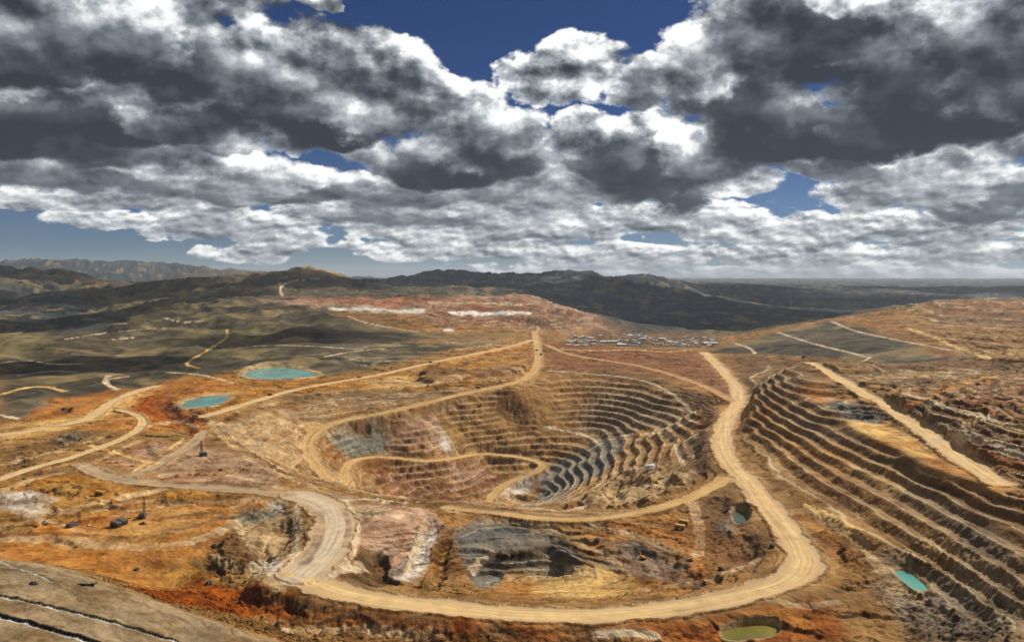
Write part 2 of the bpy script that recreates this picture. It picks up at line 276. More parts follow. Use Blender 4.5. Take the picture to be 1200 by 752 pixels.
# --- polar grid: rows by distance, columns by bearing
RES = 1.0
def steps(a, b, s):
    n = max(2, int(math.log(b / a) / s * RES)); return np.exp(np.linspace(math.log(a), math.log(b), n, endpoint=False))
R = np.concatenate([steps(120, 520, .007), steps(520, 3400, .00165), steps(3400, 14000, .004), steps(14000, 60000, .012), [60000.0]])
TH = np.concatenate([np.linspace(-1.45, -.61, 40, endpoint=False), np.linspace(-.61, .61, int(1110 * RES)), np.linspace(.61, 1.45, 41)[1:]])
NR, NC = len(R), len(TH)
X = (R[:, None] * np.sin(TH)[None, :]); Y = (R[:, None] * np.cos(TH)[None, :])
LR = np.log(R)

def _perm(seed): return np.random.default_rng(seed).permutation(512).astype(np.int64)
def gnoise(x, y, seed=0):       # 2D gradient noise, about -1..1
    pm = _perm(seed); xi = np.floor(x); yi = np.floor(y)
    fx, fy = x - xi, y - yi; xi = xi.astype(np.int64) & 511; yi = yi.astype(np.int64) & 511
    ux = fx * fx * fx * (fx * (fx * 6 - 15) + 10); uy = fy * fy * fy * (fy * (fy * 6 - 15) + 10)
    def g(ix, iy, dx, dy):
        h = pm[(pm[ix & 511] + iy) & 511] * (2 * math.pi / 512); return np.cos(h) * dx + np.sin(h) * dy
    a = g(xi, yi, fx, fy); b = g(xi + 1, yi, fx - 1, fy); c = g(xi, yi + 1, fx, fy - 1); d = g(xi + 1, yi + 1, fx - 1, fy - 1)
    return ((a + (b - a) * ux) * (1 - uy) + (c + (d - c) * ux) * uy) * 1.5
def fbm(x, y, wl, octs, seed=0, gain=0.5):
    s = np.zeros_like(x); a = 1.0
    for o in range(octs):
        s += a * gnoise(x / wl + 17.3 * o, y / wl - 9.1 * o, seed + o); a *= gain; wl /= 2.03
    return s
def sstep(a, b, t):
    t = np.clip((t - a) / (b - a), 0, 1); return t * t * (3 - 2 * t)

# --- smooth base surface through the survey points (radial basis in bearing / log distance, which keeps shapes)
PA = np.array(PTS)
pr = np.hypot(PA[:, 0], PA[:, 1]); pl = np.stack([np.arctan2(PA[:, 0], PA[:, 1]), np.log(pr)], 1)
keep = []; seen = {}
for i, (a, b) in enumerate(pl):
    k = (round(a / .004), round(b / .004))
    if k not in seen: seen[k] = i; keep.append(i)
pl = pl[keep]; pz = PA[keep, 2]
C0 = 0.012
def phi(d2): return np.sqrt(d2 + C0 * C0)
n = len(pl)
A = np.zeros((n + 3, n + 3))
A[:n, :n] = phi(((pl[:, None] - pl[None]) ** 2).sum(-1)) + np.eye(n) * 2e-3 * -1
A[:n, n] = A[n, :n] = 1; A[:n, n + 1:] = pl; A[n + 1:, :n] = pl.T
wts = np.linalg.solve(A, np.concatenate([pz, np.zeros(3)]))
cr = np.arange(LR[0], LR[-1] + .012, .008); ct = np.concatenate([np.arange(-1.45, -.62, .03), np.arange(-.62, .62, .008), np.arange(.62, 1.49, .03)])
G = np.zeros((len(cr), len(ct)))
for i, lr in enumerate(cr):
    d2 = (ct[:, None] - pl[None, :, 0]) ** 2 + (lr - pl[None, :, 1]) ** 2
    G[i] = phi(d2) @ wts[:n] + wts[n] + wts[n + 1] * ct + wts[n + 2] * lr
ri = np.clip(np.searchsorted(cr, LR) - 1, 0, len(cr) - 2); rf = ((LR - cr[ri]) / (cr[ri + 1] - cr[ri]))[:, None]
ti = np.clip(np.searchsorted(ct, TH) - 1, 0, len(ct) - 2); tf = ((TH - ct[ti]) / (ct[ti + 1] - ct[ti]))[None]
def lift(g):
    a = g[ri][:, ti]; b = g[ri][:, ti + 1]; c = g[ri + 1][:, ti]; d = g[ri + 1][:, ti + 1]
    return (a * (1 - tf) + b * tf) * (1 - rf) + (c * (1 - tf) + d * tf) * rf
Z = lift(G)

def hit(u, v, ZZ=None):         # where the sight line first meets the surface
    ZZ = Z if ZZ is None else ZZ
    x, y, dz = ray(u, v); hd = math.hypot(x, y); s = dz / hd
    j = (np.interp(math.atan2(x, y), TH, np.arange(NC))); j0 = int(j); f = j - j0; j1 = min(j0 + 1, NC - 1)
    zc = ZZ[:, j0] * (1 - f) + ZZ[:, j1] * f
    e = (zc - H) / R - s
    k = np.nonzero(e[60:] >= 0)[0]
    if len(k) == 0: return (x / hd * R[-2], y / hd * R[-2], float(zc[-2]))
    k = max(61, k[0] + 60); a, b = e[k - 1], e[k]; t = a / (a - b) if a != b else 0; t = min(max(t, 0), 1)
    r = R[k - 1] * (1 - t) + R[k] * t
    return (x / hd * r, y / hd * r, float(zc[k - 1] * (1 - t) + zc[k] * t))
def ground(x, y, ZZ):
    r = math.hypot(x, y); i = min(max(np.interp(r, R, np.arange(NR)), 0), NR - 1.001); j = min(max(np.interp(math.atan2(x, y), TH, np.arange(NC)), 0), NC - 1.001)
    i0, j0 = int(i), int(j); a, b = i - i0, j - j0
    return float((ZZ[i0, j0] * (1 - b) + ZZ[i0, j0 + 1] * b) * (1 - a) + (ZZ[i0 + 1, j0] * (1 - b) + ZZ[i0 + 1, j0 + 1] * b) * a)

# warp field that makes outlines ragged (metres, grows with distance)
WX = fbm(X, Y, 60, 4, 41) * np.clip(R[:, None] / 900, .6, 6) * 5; WY = fbm(X, Y, 60, 4, 51) * np.clip(R[:, None] / 900, .6, 6) * 8
def inside(poly, ragged=1.0):
    """mask of the grid inside a ground polygon given in metres"""
    p = np.array(poly); r = np.hypot(p[:, 0], p[:, 1]); t = np.arctan2(p[:, 0], p[:, 1])
    i0 = max(np.searchsorted(R, r.min() * .93) - 2, 0); i1 = min(np.searchsorted(R, r.max() * 1.07) + 2, NR)
    j0 = max(np.searchsorted(TH, t.min() - .03) - 2, 0); j1 = min(np.searchsorted(TH, t.max() + .03) + 2, NC)
    x = X[i0:i1, j0:j1] + ragged * WX[i0:i1, j0:j1]; y = Y[i0:i1, j0:j1] + ragged * WY[i0:i1, j0:j1]
    m = np.zeros(x.shape, bool); k = len(p)
    for a in range(k):
        x1, y1 = p[a, :2]; x2, y2 = p[(a + 1) % k, :2]
        if y1 == y2: continue
        c = ((y1 > y) != (y2 > y)) & (x < (x2 - x1) * (y - y1) / (y2 - y1) + x1); m ^= c
    return (slice(i0, i1), slice(j0, j1)), m
def blur(m, k):
    if k < 1: return m
    for ax in (0, 1):
        for _ in range(2):
            pad = [(0, 0), (0, 0)]; pad[ax] = (k + 1, k); q = np.cumsum(np.pad(m, pad, mode='edge'), axis=ax)
            n_ = m.shape[ax]
            m = (np.take(q, np.arange(2 * k + 1, 2 * k + 1 + n_), ax) - np.take(q, np.arange(0, n_), ax)) / (2 * k + 1)
    return m
def zone(pix, soft=3, ragged=1.0, ZZ=None):
    s, m = inside([hit(u, v, ZZ) for u, v in pix], ragged)
    return s, blur(m.astype(float), int(soft * RES))

# --- benches: the height is stepped where the mine has cut benches
Zb = Z.copy()
wob = fbm(X, Y, 120, 3, 3) * 3.5 + fbm(X, Y, 22, 3, 8) * 1.3
FLAT = np.zeros_like(Z); CREST = np.zeros_like(Z)
def bench(mask_sl, mask, h, off=0.0, fw=0.5, berm=1.0, wobble=1.0, tilt=0.10):
    z = Zb[mask_sl] + wob[mask_sl] * wobble; s = (z - off) / h; k = np.floor(s); f = s - k
    rise = np.clip((f - fw) / (1 - fw), 0, 1); rise = rise * rise * (3 - 2 * rise) * .4 + rise * .6
    zt = off + h * (k + tilt * np.minimum(f / fw, 1) + (1 - tilt) * rise)
    crest = np.exp(-((f - .07) / .05) ** 2); zt += berm * crest
    Z[mask_sl] = Z[mask_sl] * (1 - mask) + zt * mask
    FLAT[mask_sl] = np.maximum(FLAT[mask_sl], mask * (1 - sstep(fw - .03, fw + .06, f))); CREST[mask_sl] = np.maximum(CREST[mask_sl], mask * crest)
PIT = [(245,497),(300,474),(336,462),(430,456),(500,462),(560,456),(610,450),(640,438),(720,443),(785,455),(822,490),(830,528),(806,572),(745,600),(660,604),(600,598),(520,589),(440,583),(405,576),(380,572),(350,562),(300,538)]
s_, m_ = zone(PIT, 5); PITM = (s_, m_)
es, em = zone([(640,440),(720,440),(790,455),(830,500),(806,530),(712,556),(640,598),(604,596),(640,540),(670,515),(650,480)], 10); east = np.zeros_like(Z); east[es] = em
brk = np.clip(fbm(X, Y, 170, 4, 301, .6) * 2.0 + 1.05, 0, 1); brk = np.maximum(brk, east)[s_]
bench(s_, m_ * brk, 11.5, -2, .54, 1.3, .7 + 1.4 * (1 - east[s_]))
s_, m_ = zone([(255,500),(300,478),(380,462),(470,448),(560,446),(600,446),(545,461),(450,481),(385,494),(350,508),(345,535),(300,530)], 4); bench(s_, m_ * .95, 8.0, .5, .5, 1.2, .7)
HILL = [(866,440),(900,426),(940,430),(975,450),(1000,480),(1010,497),(1100,545),(1165,577),(1200,590),(1300,640),(1320,760),(1200,740),(1080,700),(1020,650),(960,612),(925,580),(893,545),(872,515),(862,490)]
s_, m_ = zone(HILL, 4, .6); HILLM = (s_, m_); bench(s_, m_, 9.2, 1, .54, 1.4, .2)
s_, m_ = zone([(1060,480),(1100,462),(1150,455),(1200,450),(1300,460),(1300,600),(1210,578),(1170,552),(1112,508)], 5); bench(s_, m_, 9.0, 2, .5, 1.4)
s_, m_ = zone([(530,620),(560,606),(620,610),(660,630),(690,655),(672,668),(600,672),(560,690),(545,668)], 3); bench(s_, m_ * .6, 6.5, 0, .6, .7, .6)
s_, m_ = zone([(1000,428),(1060,424),(1200,426),(1300,440),(1300,470),(1120,478),(1040,452)], 5); bench(s_, m_ * .9, 5.5, 0, .5, 1.0)
s_, m_ = zone([(985,372),(1080,357),(1210,352),(1300,352),(1300,420),(1160,415),(1090,388)], 4); DUMPM = (s_, m_); bench(s_, m_ * .9, 13.0, 0, .5, 1.2)
s_, m_ = zone([(970,424),(1050,424),(1200,425),(1200,440),(1100,450),(1000,445)], 4); bench(s_, m_ * .8, 12.0, 0, .5, 1.0)
s_, m_ = zone([(700,618),(780,606),(830,640),(800,680),(700,660),(680,640)], 4); bench(s_, m_ * .35, 5.0, 1, .5, .6)
s_, m_ = zone([(430,402),(620,396),(622,440),(560,452),(430,452),(400,430)], 4); bench(s_, m_ * .8, 9.0, 1, .5, .8)
s_, m_ = zone([(500,392),(500,360),(560,352),(640,352),(700,378),(640,388)], 3); bench(s_, m_ * .8, 12.0, 1, .5, .8)

# low cuts, windrows and scarps all over the worked ground
MINE = sstep(5600, 4300, R)[:, None] * np.ones_like(Z)
for z_ in ([(0,492),(0,320),(345,308),(420,352),(385,368),(420,372),(520,395),(600,398),(520,412),(440,430),(380,440),(280,432),(190,452),(110,468),(70,478),(30,490)], [(815,413),(862,402),(910,389),(972,375),(1065,400),(1135,415),(1160,419),(960,418),(860,414)], [(0,655),(50,660),(100,675),(200,711),(340,756),(300,900),(-260,900),(-60,650)]):
    s_, m_ = zone(z_, 3); MINE[s_] *= 1 - m_
for sl_, m_ in (PITM, HILLM): MINE[sl_] *= 1 - .8 * m_
MASK0 = MINE.copy()
for z_ in ([(520,612),(560,602),(620,606),(668,630),(700,660),(760,690),(690,702),(580,702),(540,680)], [(395,585),(500,597),(520,610),(512,655),(480,688),(440,650),(405,640)], [(278,605),(330,588),(350,600),(345,650),(335,675),(300,660)], [(690,612),(800,602),(850,575),(890,600),(900,655),(850,690),(740,690)], [(0,632),(60,612),(130,595),(270,590),(275,640),(220,665),(170,690),(100,668),(0,652)]):
    s_, m_ = zone(z_, 5); MINE[s_] *= 1 - .75 * m_
LEV = Zb + fbm(X, Y, 210, 4, 121) * 7 + fbm(X, Y, 40, 3, 131) * 1.2
def small_scarps(h, fw, k):
    global Z
    s = LEV / h; f = s - np.floor(s); r_ = np.clip((f - fw) / (1 - fw), 0, 1)
    Z = Z + MINE * k * h * (r_ * r_ * (3 - 2 * r_) - f + .35 * np.exp(-((f - .03) / .03) ** 2))
small_scarps(4.2, .8, .8); MINE = MASK0
def shift(pix, dz, soft=2, ragged=1.0):
    s, m = zone(pix, soft, ragged); Z[s] += dz * m
for a in [
 ([(548,668),(570,655),(588,646),(640,643),(672,652),(672,668),(640,673),(590,673),(562,688)], -5, 1),
 ([(592,645),(640,643),(672,651),(668,658),(630,650),(598,652)], -3, 1),
 ([(285,605),(330,590),(348,600),(342,650),(322,668),(300,655),(282,630)], -4, 4),
 ([(492,446),(500,433),(520,430),(570,434),(612,428),(614,437),(560,444),(510,451)], 13, 2), ([(500,452),(540,448),(600,446),(560,456),(520,458)], 6, 2),
 ([(62,486),(64,476),(76,474),(84,482),(72,487)], -9, 2), ([(175,470),(192,468),(222,490),(236,515),(215,508),(195,492)], -10, 3), ([(215,478),(240,486),(236,500),(222,492)], -8, 2),
 ([(395,655),(420,645),(450,655),(465,684),(430,690),(396,676)], -9, 2), ([(405,660),(440,655),(450,668),(415,672)], -6, 2),
 ([(845,655),(850,636),(870,628),(886,640),(882,656),(868,664)], -3, 2), ([(824,594),(846,582),(858,588),(846,598),(836,602)], -4, 2), ([(840,622),(852,616),(870,622),(858,630)], 4, 2),
 ([(225,656),(246,650),(264,672),(245,678)], -7, 2), ([(255,640),(275,625),(298,642),(308,664),(285,670),(262,660)], 6, 3), ([(300,640),(312,632),(318,655),(306,662)], -5, 2),
 ([(560,738),(640,744),(760,738),(820,730),(800,742),(700,752),(560,752)], -5, 2), ([(330,708),(400,712),(480,722),(420,726),(340,720)], -5, 2), ([(200,690),(300,698),(330,706),(260,704)], -4, 2),
 ([(478,684),(458,676),(492,628),(505,606),(516,612),(506,650),(490,690)], -5, 2), ([(498,690),(515,632),(532,630),(526,650),(514,690)], -6, 2),
 ([(700,640),(745,634),(760,642),(720,652)], 5, 2), ([(745,652),(790,648),(835,684),(790,680),(760,668)], -5, 2), ([(690,612),(740,612),(770,622),(720,624)], 4, 2),

 ([(900,575),(925,590),(960,620),(985,645),(960,640),(930,615),(905,590)], 6, 2), ([(945,625),(985,640),(1000,665),(975,668),(955,645)], -6, 2), ([(960,600),(1000,618),(1030,645),(1000,640),(970,620)], -6, 2),
 ([(735,552),(760,545),(775,552),(765,565),(742,566)], 7, 2), ([(780,560),(800,556),(806,575),(785,580)], 6, 2), ([(705,575),(725,565),(730,585),(712,592)], -8, 2),
 ([(680,582),(700,575),(720,590),(690,596)], 6, 2), ([(0,535),(60,517),(105,508),(60,527),(0,545)], -5, 2), ([(8,542),(28,537),(34,550),(14,553)], -6, 2),
 ([(0,610),(60,602),(150,588),(260,585),(340,580),(280,592),(160,600),(60,613)], -4, 2), ([(210,580),(300,582),(310,590),(230,594)], 4, 2), ([(0,640),(60,626),(90,640),(40,652)], -4, 2),
 ([(1030,420),(1160,420),(1200,424),(1200,436),(1110,444),(1030,440)], -7, 2), ([(1080,366),(1200,370),(1200,384),(1090,378)], -12, 2),
 ([(170,520),(215,512),(235,522),(190,540)], 4, 2), ([(60,575),(110,565),(140,575),(90,584)], 5, 2), ([(130,580),(190,578),(200,590),(150,592)], -4, 2),
]: shift(*a)
RGH = np.zeros_like(Z)
for pix, k in (([(225,655),(270,625),(310,640),(330,690),(260,690)], 3.0), ([(140,690),(300,690),(520,722),(700,742),(640,752),(300,735)], 2.4), ([(945,470),(1040,480),(1110,500),(1140,520),(1060,500),(970,485)], 2.5), ([(280,602),(330,588),(345,596),(300,614)], 3.5), ([(700,560),(770,535),(800,560),(770,595),(690,600)], 3.0), ([(680,612),(840,600),(895,640),(840,690),(720,665)], 1.0), ([(1040,640),(1140,615),(1200,650),(1200,752),(1060,752)], 3.0), ([(900,560),(1000,620),(1040,690),(960,690)], 2.5), ([(0,540),(60,510),(110,505),(60,530),(0,560)], 2.5), ([(1000,428),(1200,426),(1300,470),(1120,478)], 2.0), ([(450,495),(700,440),(800,480),(700,520),(560,525)], 2.2), ([(440,540),(600,540),(600,588),(440,580)], 2.5), ([(385,500),(455,500),(455,532),(395,535)], 2.5)):
    s_, m_ = zone(pix, 5); RGH[s_] = np.maximum(RGH[s_], m_ * k)
Z += RGH * (np.abs(fbm(X, Y, 17, 4, 141, .55)) * 1.6 - .8) * (1 - .5 * FLAT)
# --- relief noise: gentle on worked ground, strong on natural hills
nat = sstep(3000, 6000, R)[:, None] * np.ones_like(Z)
for z_ in ([(0,500),(0,330),(340,330),(380,372),(420,430),(260,436),(180,460),(110,470)],):
    s_, m_ = zone(z_, 12); nat[s_] = np.maximum(nat[s_], m_ * .8)
amp = np.clip(R / 4200, 0, 1.25)[:, None]
rid = 1 - np.abs(fbm(X, Y, 2600, 5, 21, .40))
NATR = fbm(X, Y, 800, 5, 31, .42)
plain = sstep(.13, .25, TH)[None, :] * sstep(5000, 9000, R)[:, None]
Z += nat * (1 - .5 * plain) * (amp * 58 * (NATR * .45 - np.abs(fbm(X, Y, 430, 4, 151, .45)) * 1.1 + .3) + np.clip((R - 6000) / 5000, 0, 1.3)[:, None] * 210 * (rid - .88))
SMO = np.ones_like(Z)
for z_, k in (([(0,632),(60,612),(130,595),(270,590),(275,640),(220,665),(170,690),(100,668),(0,652)], .75), ([(0,500),(110,485),(150,460),(185,452),(150,480),(235,515),(330,560),(330,578),(100,560),(0,575)], .55), ([(0,655),(50,660),(100,675),(200,711),(340,756),(300,900),(-260,900),(-60,650)], .97), ([(278,605),(330,588),(350,600),(345,650),(335,675),(300,660)], .5), ([(540,612),(620,606),(668,630),(700,660),(760,690),(690,702),(580,702)], .5), ([(330,575),(400,578),(440,590),(500,598),(505,620),(480,640),(420,640)], .5), ([(350,560),(330,500),(400,478),(380,500)], .4)):
    s_, m_ = zone(z_, 8); SMO[s_] = np.minimum(SMO[s_], 1 - k * m_)
Z += (1 - nat) * SMO * (fbm(X, Y, 90, 3, 61) * 1.6 + fbm(X, Y, 24, 4, 71) * 1.2 + np.abs(fbm(X, Y, 9, 3, 81)) * 1.0) * (1 - .6 * FLAT)
# rills washed down the slopes of the pit walls and dumps
Z += (1 - nat) * (1 - FLAT) * np.abs(fbm(X, Y, 14, 2, 91)) * 1.5

FLATS = []
def flatten(pix, z, soft=3):
    s, m = inside([P(u, v, z) for u, v in pix], .25); m = blur(m.astype(float), soft); FLATS.append((s, m)); Z[s] = Z[s] * (1 - m) + (z + .25 * fbm(X[s], Y[s], 30, 3, 181)) * m; FLAT[s] *= 1 - m; CREST[s] *= 1 - m
flatten([(988,490),(1030,496),(1060,505),(1095,520),(1130,540),(1186,572),(1172,578),(1140,563),(1084,545),(1044,523),(1017,511)], 67.0, 2)
# --- roads and tracks cut into the ground; distances along and across kept for the wheel marks
ROADM = np.zeros_like(Z); RS = np.zeros_like(Z); RT = np.zeros_like(Z); RDIST = np.full(Z.shape, 1e6); RID = np.full(Z.shape, -1, np.int16)
def smoothline(p, it=3):
    p = np.array(p, float)
    for _ in range(it):
        q = [p[0]]
        for a, b in zip(p[:-1], p[1:]): q += [a * .75 + b * .25, a * .25 + b * .75]
        q.append(p[-1]); p = np.array(q)
    return p
def carve(line, hw, rid_, berm=1.2, shoulder=None, deep=1.0):
    global Z
    sh = shoulder or hw * 1.1; reach = hw + sh + 6
    p = np.array(line); L = np.concatenate([[0], np.cumsum(np.hypot(*np.diff(p[:, :2], axis=0).T))])
    r = np.hypot(p[:, 0], p[:, 1]); t = np.arctan2(p[:, 0], p[:, 1])
    best = {}
    i0 = max(np.searchsorted(R, r.min() - reach) - 2, 0); i1 = min(np.searchsorted(R, r.max() + reach) + 2, NR)
    dt = reach / max(r.min(), 200); j0 = max(np.searchsorted(TH, t.min() - dt) - 2, 0); j1 = min(np.searchsorted(TH, t.max() + dt) + 2, NC)
    sl0 = (slice(i0, i1), slice(j0, j1)); shp = (i1 - i0, j1 - j0)
    dd = np.full(shp, 1e9); zz = np.zeros(shp); ss = np.zeros(shp); tt = np.zeros(shp)
    for a in range(len(p) - 1):
        A_, B_ = p[a], p[a + 1]; ra, rb = sorted((r[a], r[a + 1])); ta, tb = sorted((t[a], t[a + 1])); e = reach / max(ra, 200)
        k0 = max(np.searchsorted(R, ra - reach) - 1, i0); k1 = min(np.searchsorted(R, rb + reach) + 1, i1)
        l0 = max(np.searchsorted(TH, ta - e) - 1, j0); l1 = min(np.searchsorted(TH, tb + e) + 1, j1)
        if k1 <= k0 or l1 <= l0: continue
        x = X[k0:k1, l0:l1]; y = Y[k0:k1, l0:l1]; vx, vy = B_[:2] - A_[:2]; q = vx * vx + vy * vy + 1e-9
        h = np.clip(((x - A_[0]) * vx + (y - A_[1]) * vy) / q, 0, 1)
        ex, ey = x - A_[0] - h * vx, y - A_[1] - h * vy; d = np.hypot(ex, ey)
        s = (slice(k0 - i0, k1 - i0), slice(l0 - j0, l1 - j0)); u = d < dd[s]
        dd[s] = np.where(u, d, dd[s]); zz[s] = np.where(u, A_[2] + h * (B_[2] - A_[2]), zz[s])
        ss[s] = np.where(u, d * np.sign(vx * ey - vy * ex), ss[s]); tt[s] = np.where(u, L[a] + h * (L[a + 1] - L[a]), tt[s])
    edge = hw * (1 + .26 * fbm(X[sl0], Y[sl0], 65, 4, 13 + rid_, .6)) + fbm(X[sl0], Y[sl0], 14, 3, 19, .6) * min(2.4, hw * .16)
    w = 1 - sstep(0, sh, dd - edge)
    bm = berm * np.exp(-((dd - edge - 1.5) / 1.6) ** 2)
    rut = -.35 * np.exp(-((np.abs(ss) - hw * .45) / (hw * .2)) ** 2)
    Z[sl0] = Z[sl0] * (1 - w * deep) + (zz + rut) * w * deep + bm
    inn = 1 - sstep(-1.2, .8, dd - edge)
    u = dd / hw < RDIST[sl0]
    RS[sl0] = np.where(u, ss, RS[sl0]); RT[sl0] = np.where(u, tt, RT[sl0]); RDIST[sl0] = np.where(u, dd / hw, RDIST[sl0])
    ROADM[sl0] = np.maximum(ROADM[sl0], inn)
    RID[sl0] = np.where((dd < edge) & u, rid_, RID[sl0])
TONES = {'sand': (.66, .46, .22), 'ochre': (.56, .35, .13), 'orange': (.52, .28, .12), 'grey': (.40, .285, .165), 'pale': (.57, .46, .32), 'white': (.74, .71, .66), 'dust': (.56, .42, .26), 'dirt': (.17, .095, .05)}
Zr = Z.copy()
for i, (nm, hw, tone, l) in enumerate(ROADS):
    carve(smoothline([P(*a) for a in l]), hw, i, 1.8, {5: 7, 0: 36, 9: 42, 8: 26}.get(i))
TRK = np.zeros_like(Z); TRKC = np.zeros(Z.shape + (3,), np.float32)
Zr = Z.copy()
for k, (hw, tone, l) in enumerate(TRACKS):
    lp = smoothline(l, 2); L_ = np.concatenate([[0], np.cumsum(np.hypot(*np.diff(lp, axis=0).T))]); q_ = np.linspace(0, L_[-1], max(8, int(L_[-1] / 1.5)))
    p = np.array([hit(a, b, Zr) for a, b in zip(np.interp(q_, L_, lp[:, 0]), np.interp(q_, L_, lp[:, 1]))])
    # tracks lie on the ground as it is; only their pale surface shows
    r = np.hypot(p[:, 0], p[:, 1]); t = np.arctan2(p[:, 0], p[:, 1]); reach = hw + 4
    for a in range(len(p) - 1):
        ra, rb = sorted((r[a], r[a + 1])); ta, tb = sorted((t[a], t[a + 1])); e = reach / max(ra, 200)
        sl = (slice(max(np.searchsorted(R, ra - reach) - 1, 0), np.searchsorted(R, rb + reach) + 1), slice(max(np.searchsorted(TH, ta - e) - 1, 0), np.searchsorted(TH, tb + e) + 1))
        x = X[sl]; y = Y[sl]; vx, vy = p[a + 1, :2] - p[a, :2]; q = vx * vx + vy * vy + 1e-9
        h = np.clip(((x - p[a, 0]) * vx + (y - p[a, 1]) * vy) / q, 0, 1); d = np.hypot(x - p[a, 0] - h * vx, y - p[a, 1] - h * vy)
        m = (1 - sstep(-1.5, 1.5, d - hw * (1 + .35 * gnoise(x / 30, y / 30, 5)))) * (np.clip(.55 + .5 * gnoise(x / 22, y / 22, 15), .15, .8) if tone == 'dust' or tone == 'dirt' else 1)
        u = m > TRK[sl]; TRK[sl] = np.where(u, m, TRK[sl]); TRKC[sl] = np.where(u[..., None], TONES[tone], TRKC[sl])
Z -= TRK * .3

# --- ponds: flat water in basins
PONDS = [
 ('turquoise pond with a sandy rim, the wider and farther of the two left of the pit', 'teal', [(284,440),(288,435),(305,431),(330,430),(352,432),(374,438),(372,441),(345,443),(300,444)], 15),
 ('turquoise pond beside the haul road, the nearer and narrower of the two left of the pit', 'teal', [(210,474),(222,468),(245,463),(268,463),(271,467),(255,475),(232,478),(214,478)], 8),
 ('small turquoise pond at the foot of the right terraces', 'teal', [(1045,669),(1061,667),(1074,676),(1090,691),(1076,693),(1060,683)], -2),
 ('small dark green pond inside the bend of the front haul road', 'green', [(856,600),(872,598),(879,610),(875,616),(862,615)], -6),
 ('murky olive pond below the front haul road', 'olive', [(845,739),(872,733),(905,731),(917,738),(905,748),(850,752)], -11),
]
PONDW = []; SHORE = []
for lab, tone, pix, z in PONDS:
    wp = [P(u, v, z) for u, v in pix]; wp = smoothline(wp + [wp[0]], 2)[:-1]; PONDW.append((lab, tone, wp, z))
    s_, m_ = inside(wp, .35 if tone == 'teal' and z > 0 else .08); m1 = blur(m_.astype(float), 5 if tone == 'teal' and z > 0 else 2)
    lim = sstep(.02, .5, m1)
    Z[s_] = np.where(m1 > .01, np.minimum(Z[s_], Z[s_] * (1 - lim) + (z + 1.2) * lim), Z[s_]); Z[s_] = np.where(m1 > .01, np.maximum(Z[s_], (z + .6) * lim + Z[s_] * (1 - lim)), Z[s_])
    Z[s_] -= sstep(.45, .8, m1) * 3.5
    TRK[s_] *= 1 - sstep(.2, .6, m1); SHORE.append((s_, m1))

# --- what the ground is made of: base colours by zone
S = {'org': (.42, .20, .078), 'yel': (.57, .38, .17), 'red': (.30, .085, .03), 'brn': (.20, .115, .055), 'bei': (.47, .335, .19), 'pnk': (.46, .31, .22), 'gry': (.125, .13, .12),
     'olv': (.078, .062, .038), 'wht': (.66, .62, .54), 'dkb': (.10, .06, .032), 'tan': (.29, .168, .074), 'grn': (.17, .140, .066), 'ggr': (.20, .205, .17), 'mtn': (.030, .038, .040), 'och': (.37, .19, .066), 'rst': (.22, .105, .06), 'umb': (.13, .078, .042), 'pad': (.27, .20, .122)}
SOIL = np.zeros(Z.shape + (3,), np.float32); SOIL[:] = S['tan']
def lay(name, pix, soft=4, k=1.0, ragged=1.0):
    s, m = zone(pix, soft, ragged, Zr); m = (m * k)[..., None].astype(np.float32); SOIL[s] = SOIL[s] * (1 - m) + np.float32(S[name]) * m
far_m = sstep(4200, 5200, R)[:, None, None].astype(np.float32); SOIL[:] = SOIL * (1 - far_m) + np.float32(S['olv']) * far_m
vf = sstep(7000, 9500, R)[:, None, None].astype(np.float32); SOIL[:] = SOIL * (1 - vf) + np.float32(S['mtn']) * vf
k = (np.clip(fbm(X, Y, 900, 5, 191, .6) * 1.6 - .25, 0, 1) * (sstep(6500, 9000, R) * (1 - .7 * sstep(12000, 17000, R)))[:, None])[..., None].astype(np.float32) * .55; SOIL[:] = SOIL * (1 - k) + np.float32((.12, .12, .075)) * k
lay('olv', [(0,470),(0,320),(345,308),(400,318),(420,352),(385,368),(420,372),(520,395),(600,398),(520,412),(440,430),(380,440),(280,432),(190,452),(110,468),(70,478),(30,490),(0,492)], 5)
lay('grn', [(0,388),(30,388),(55,398),(50,408),(20,416),(0,420)], 6, .8)
lay('grn', [(180,402),(240,380),(300,378),(330,400),(250,420)], 10, .5)
lay('grn', [(120,348),(220,340),(260,350),(180,368)], 10, .5)
lay('grn', [(355,325),(365,312),(395,318),(420,328),(380,326)], 4, .9); lay('bei', [(352,318),(362,311),(385,314),(398,321),(372,319)], 2, .9)
lay('mtn', [(0,330),(60,325),(120,360),(135,385),(70,388),(0,378)], 8, .8)  # cloud shadow on the left slopes, painted in with the dark mountain colour
lay('grn', [(480,392),(600,388),(600,396),(490,404)], 3, .5)
# plateau with the leach heaps
lay('pnk', [(300,352),(335,347),(400,350),(520,350),(640,350),(705,378),(730,392),(640,388),(560,378),(490,372),(420,362),(330,357)], 3, .7)
lay('rst', [(490,362),(560,354),(640,354),(690,372),(640,386),(520,380),(430,372),(500,378)], 4, .85)
lay('red', [(330,351),(440,350),(540,352),(620,356),(560,362),(420,357)], 2, .5)
lay('wht', [(384,360),(440,360),(498,362),(497,367),(440,366),(388,364)], 1, 1, .2); lay('wht', [(520,386),(530,385),(530,388),(520,388)], 1, .8, .2)
lay('mtn', [(705,372),(735,386),(760,392),(842,390),(960,372),(900,352),(720,356)], 5, .9); lay('tan', [(470,398),(600,394),(600,398),(500,404)], 3, .8)
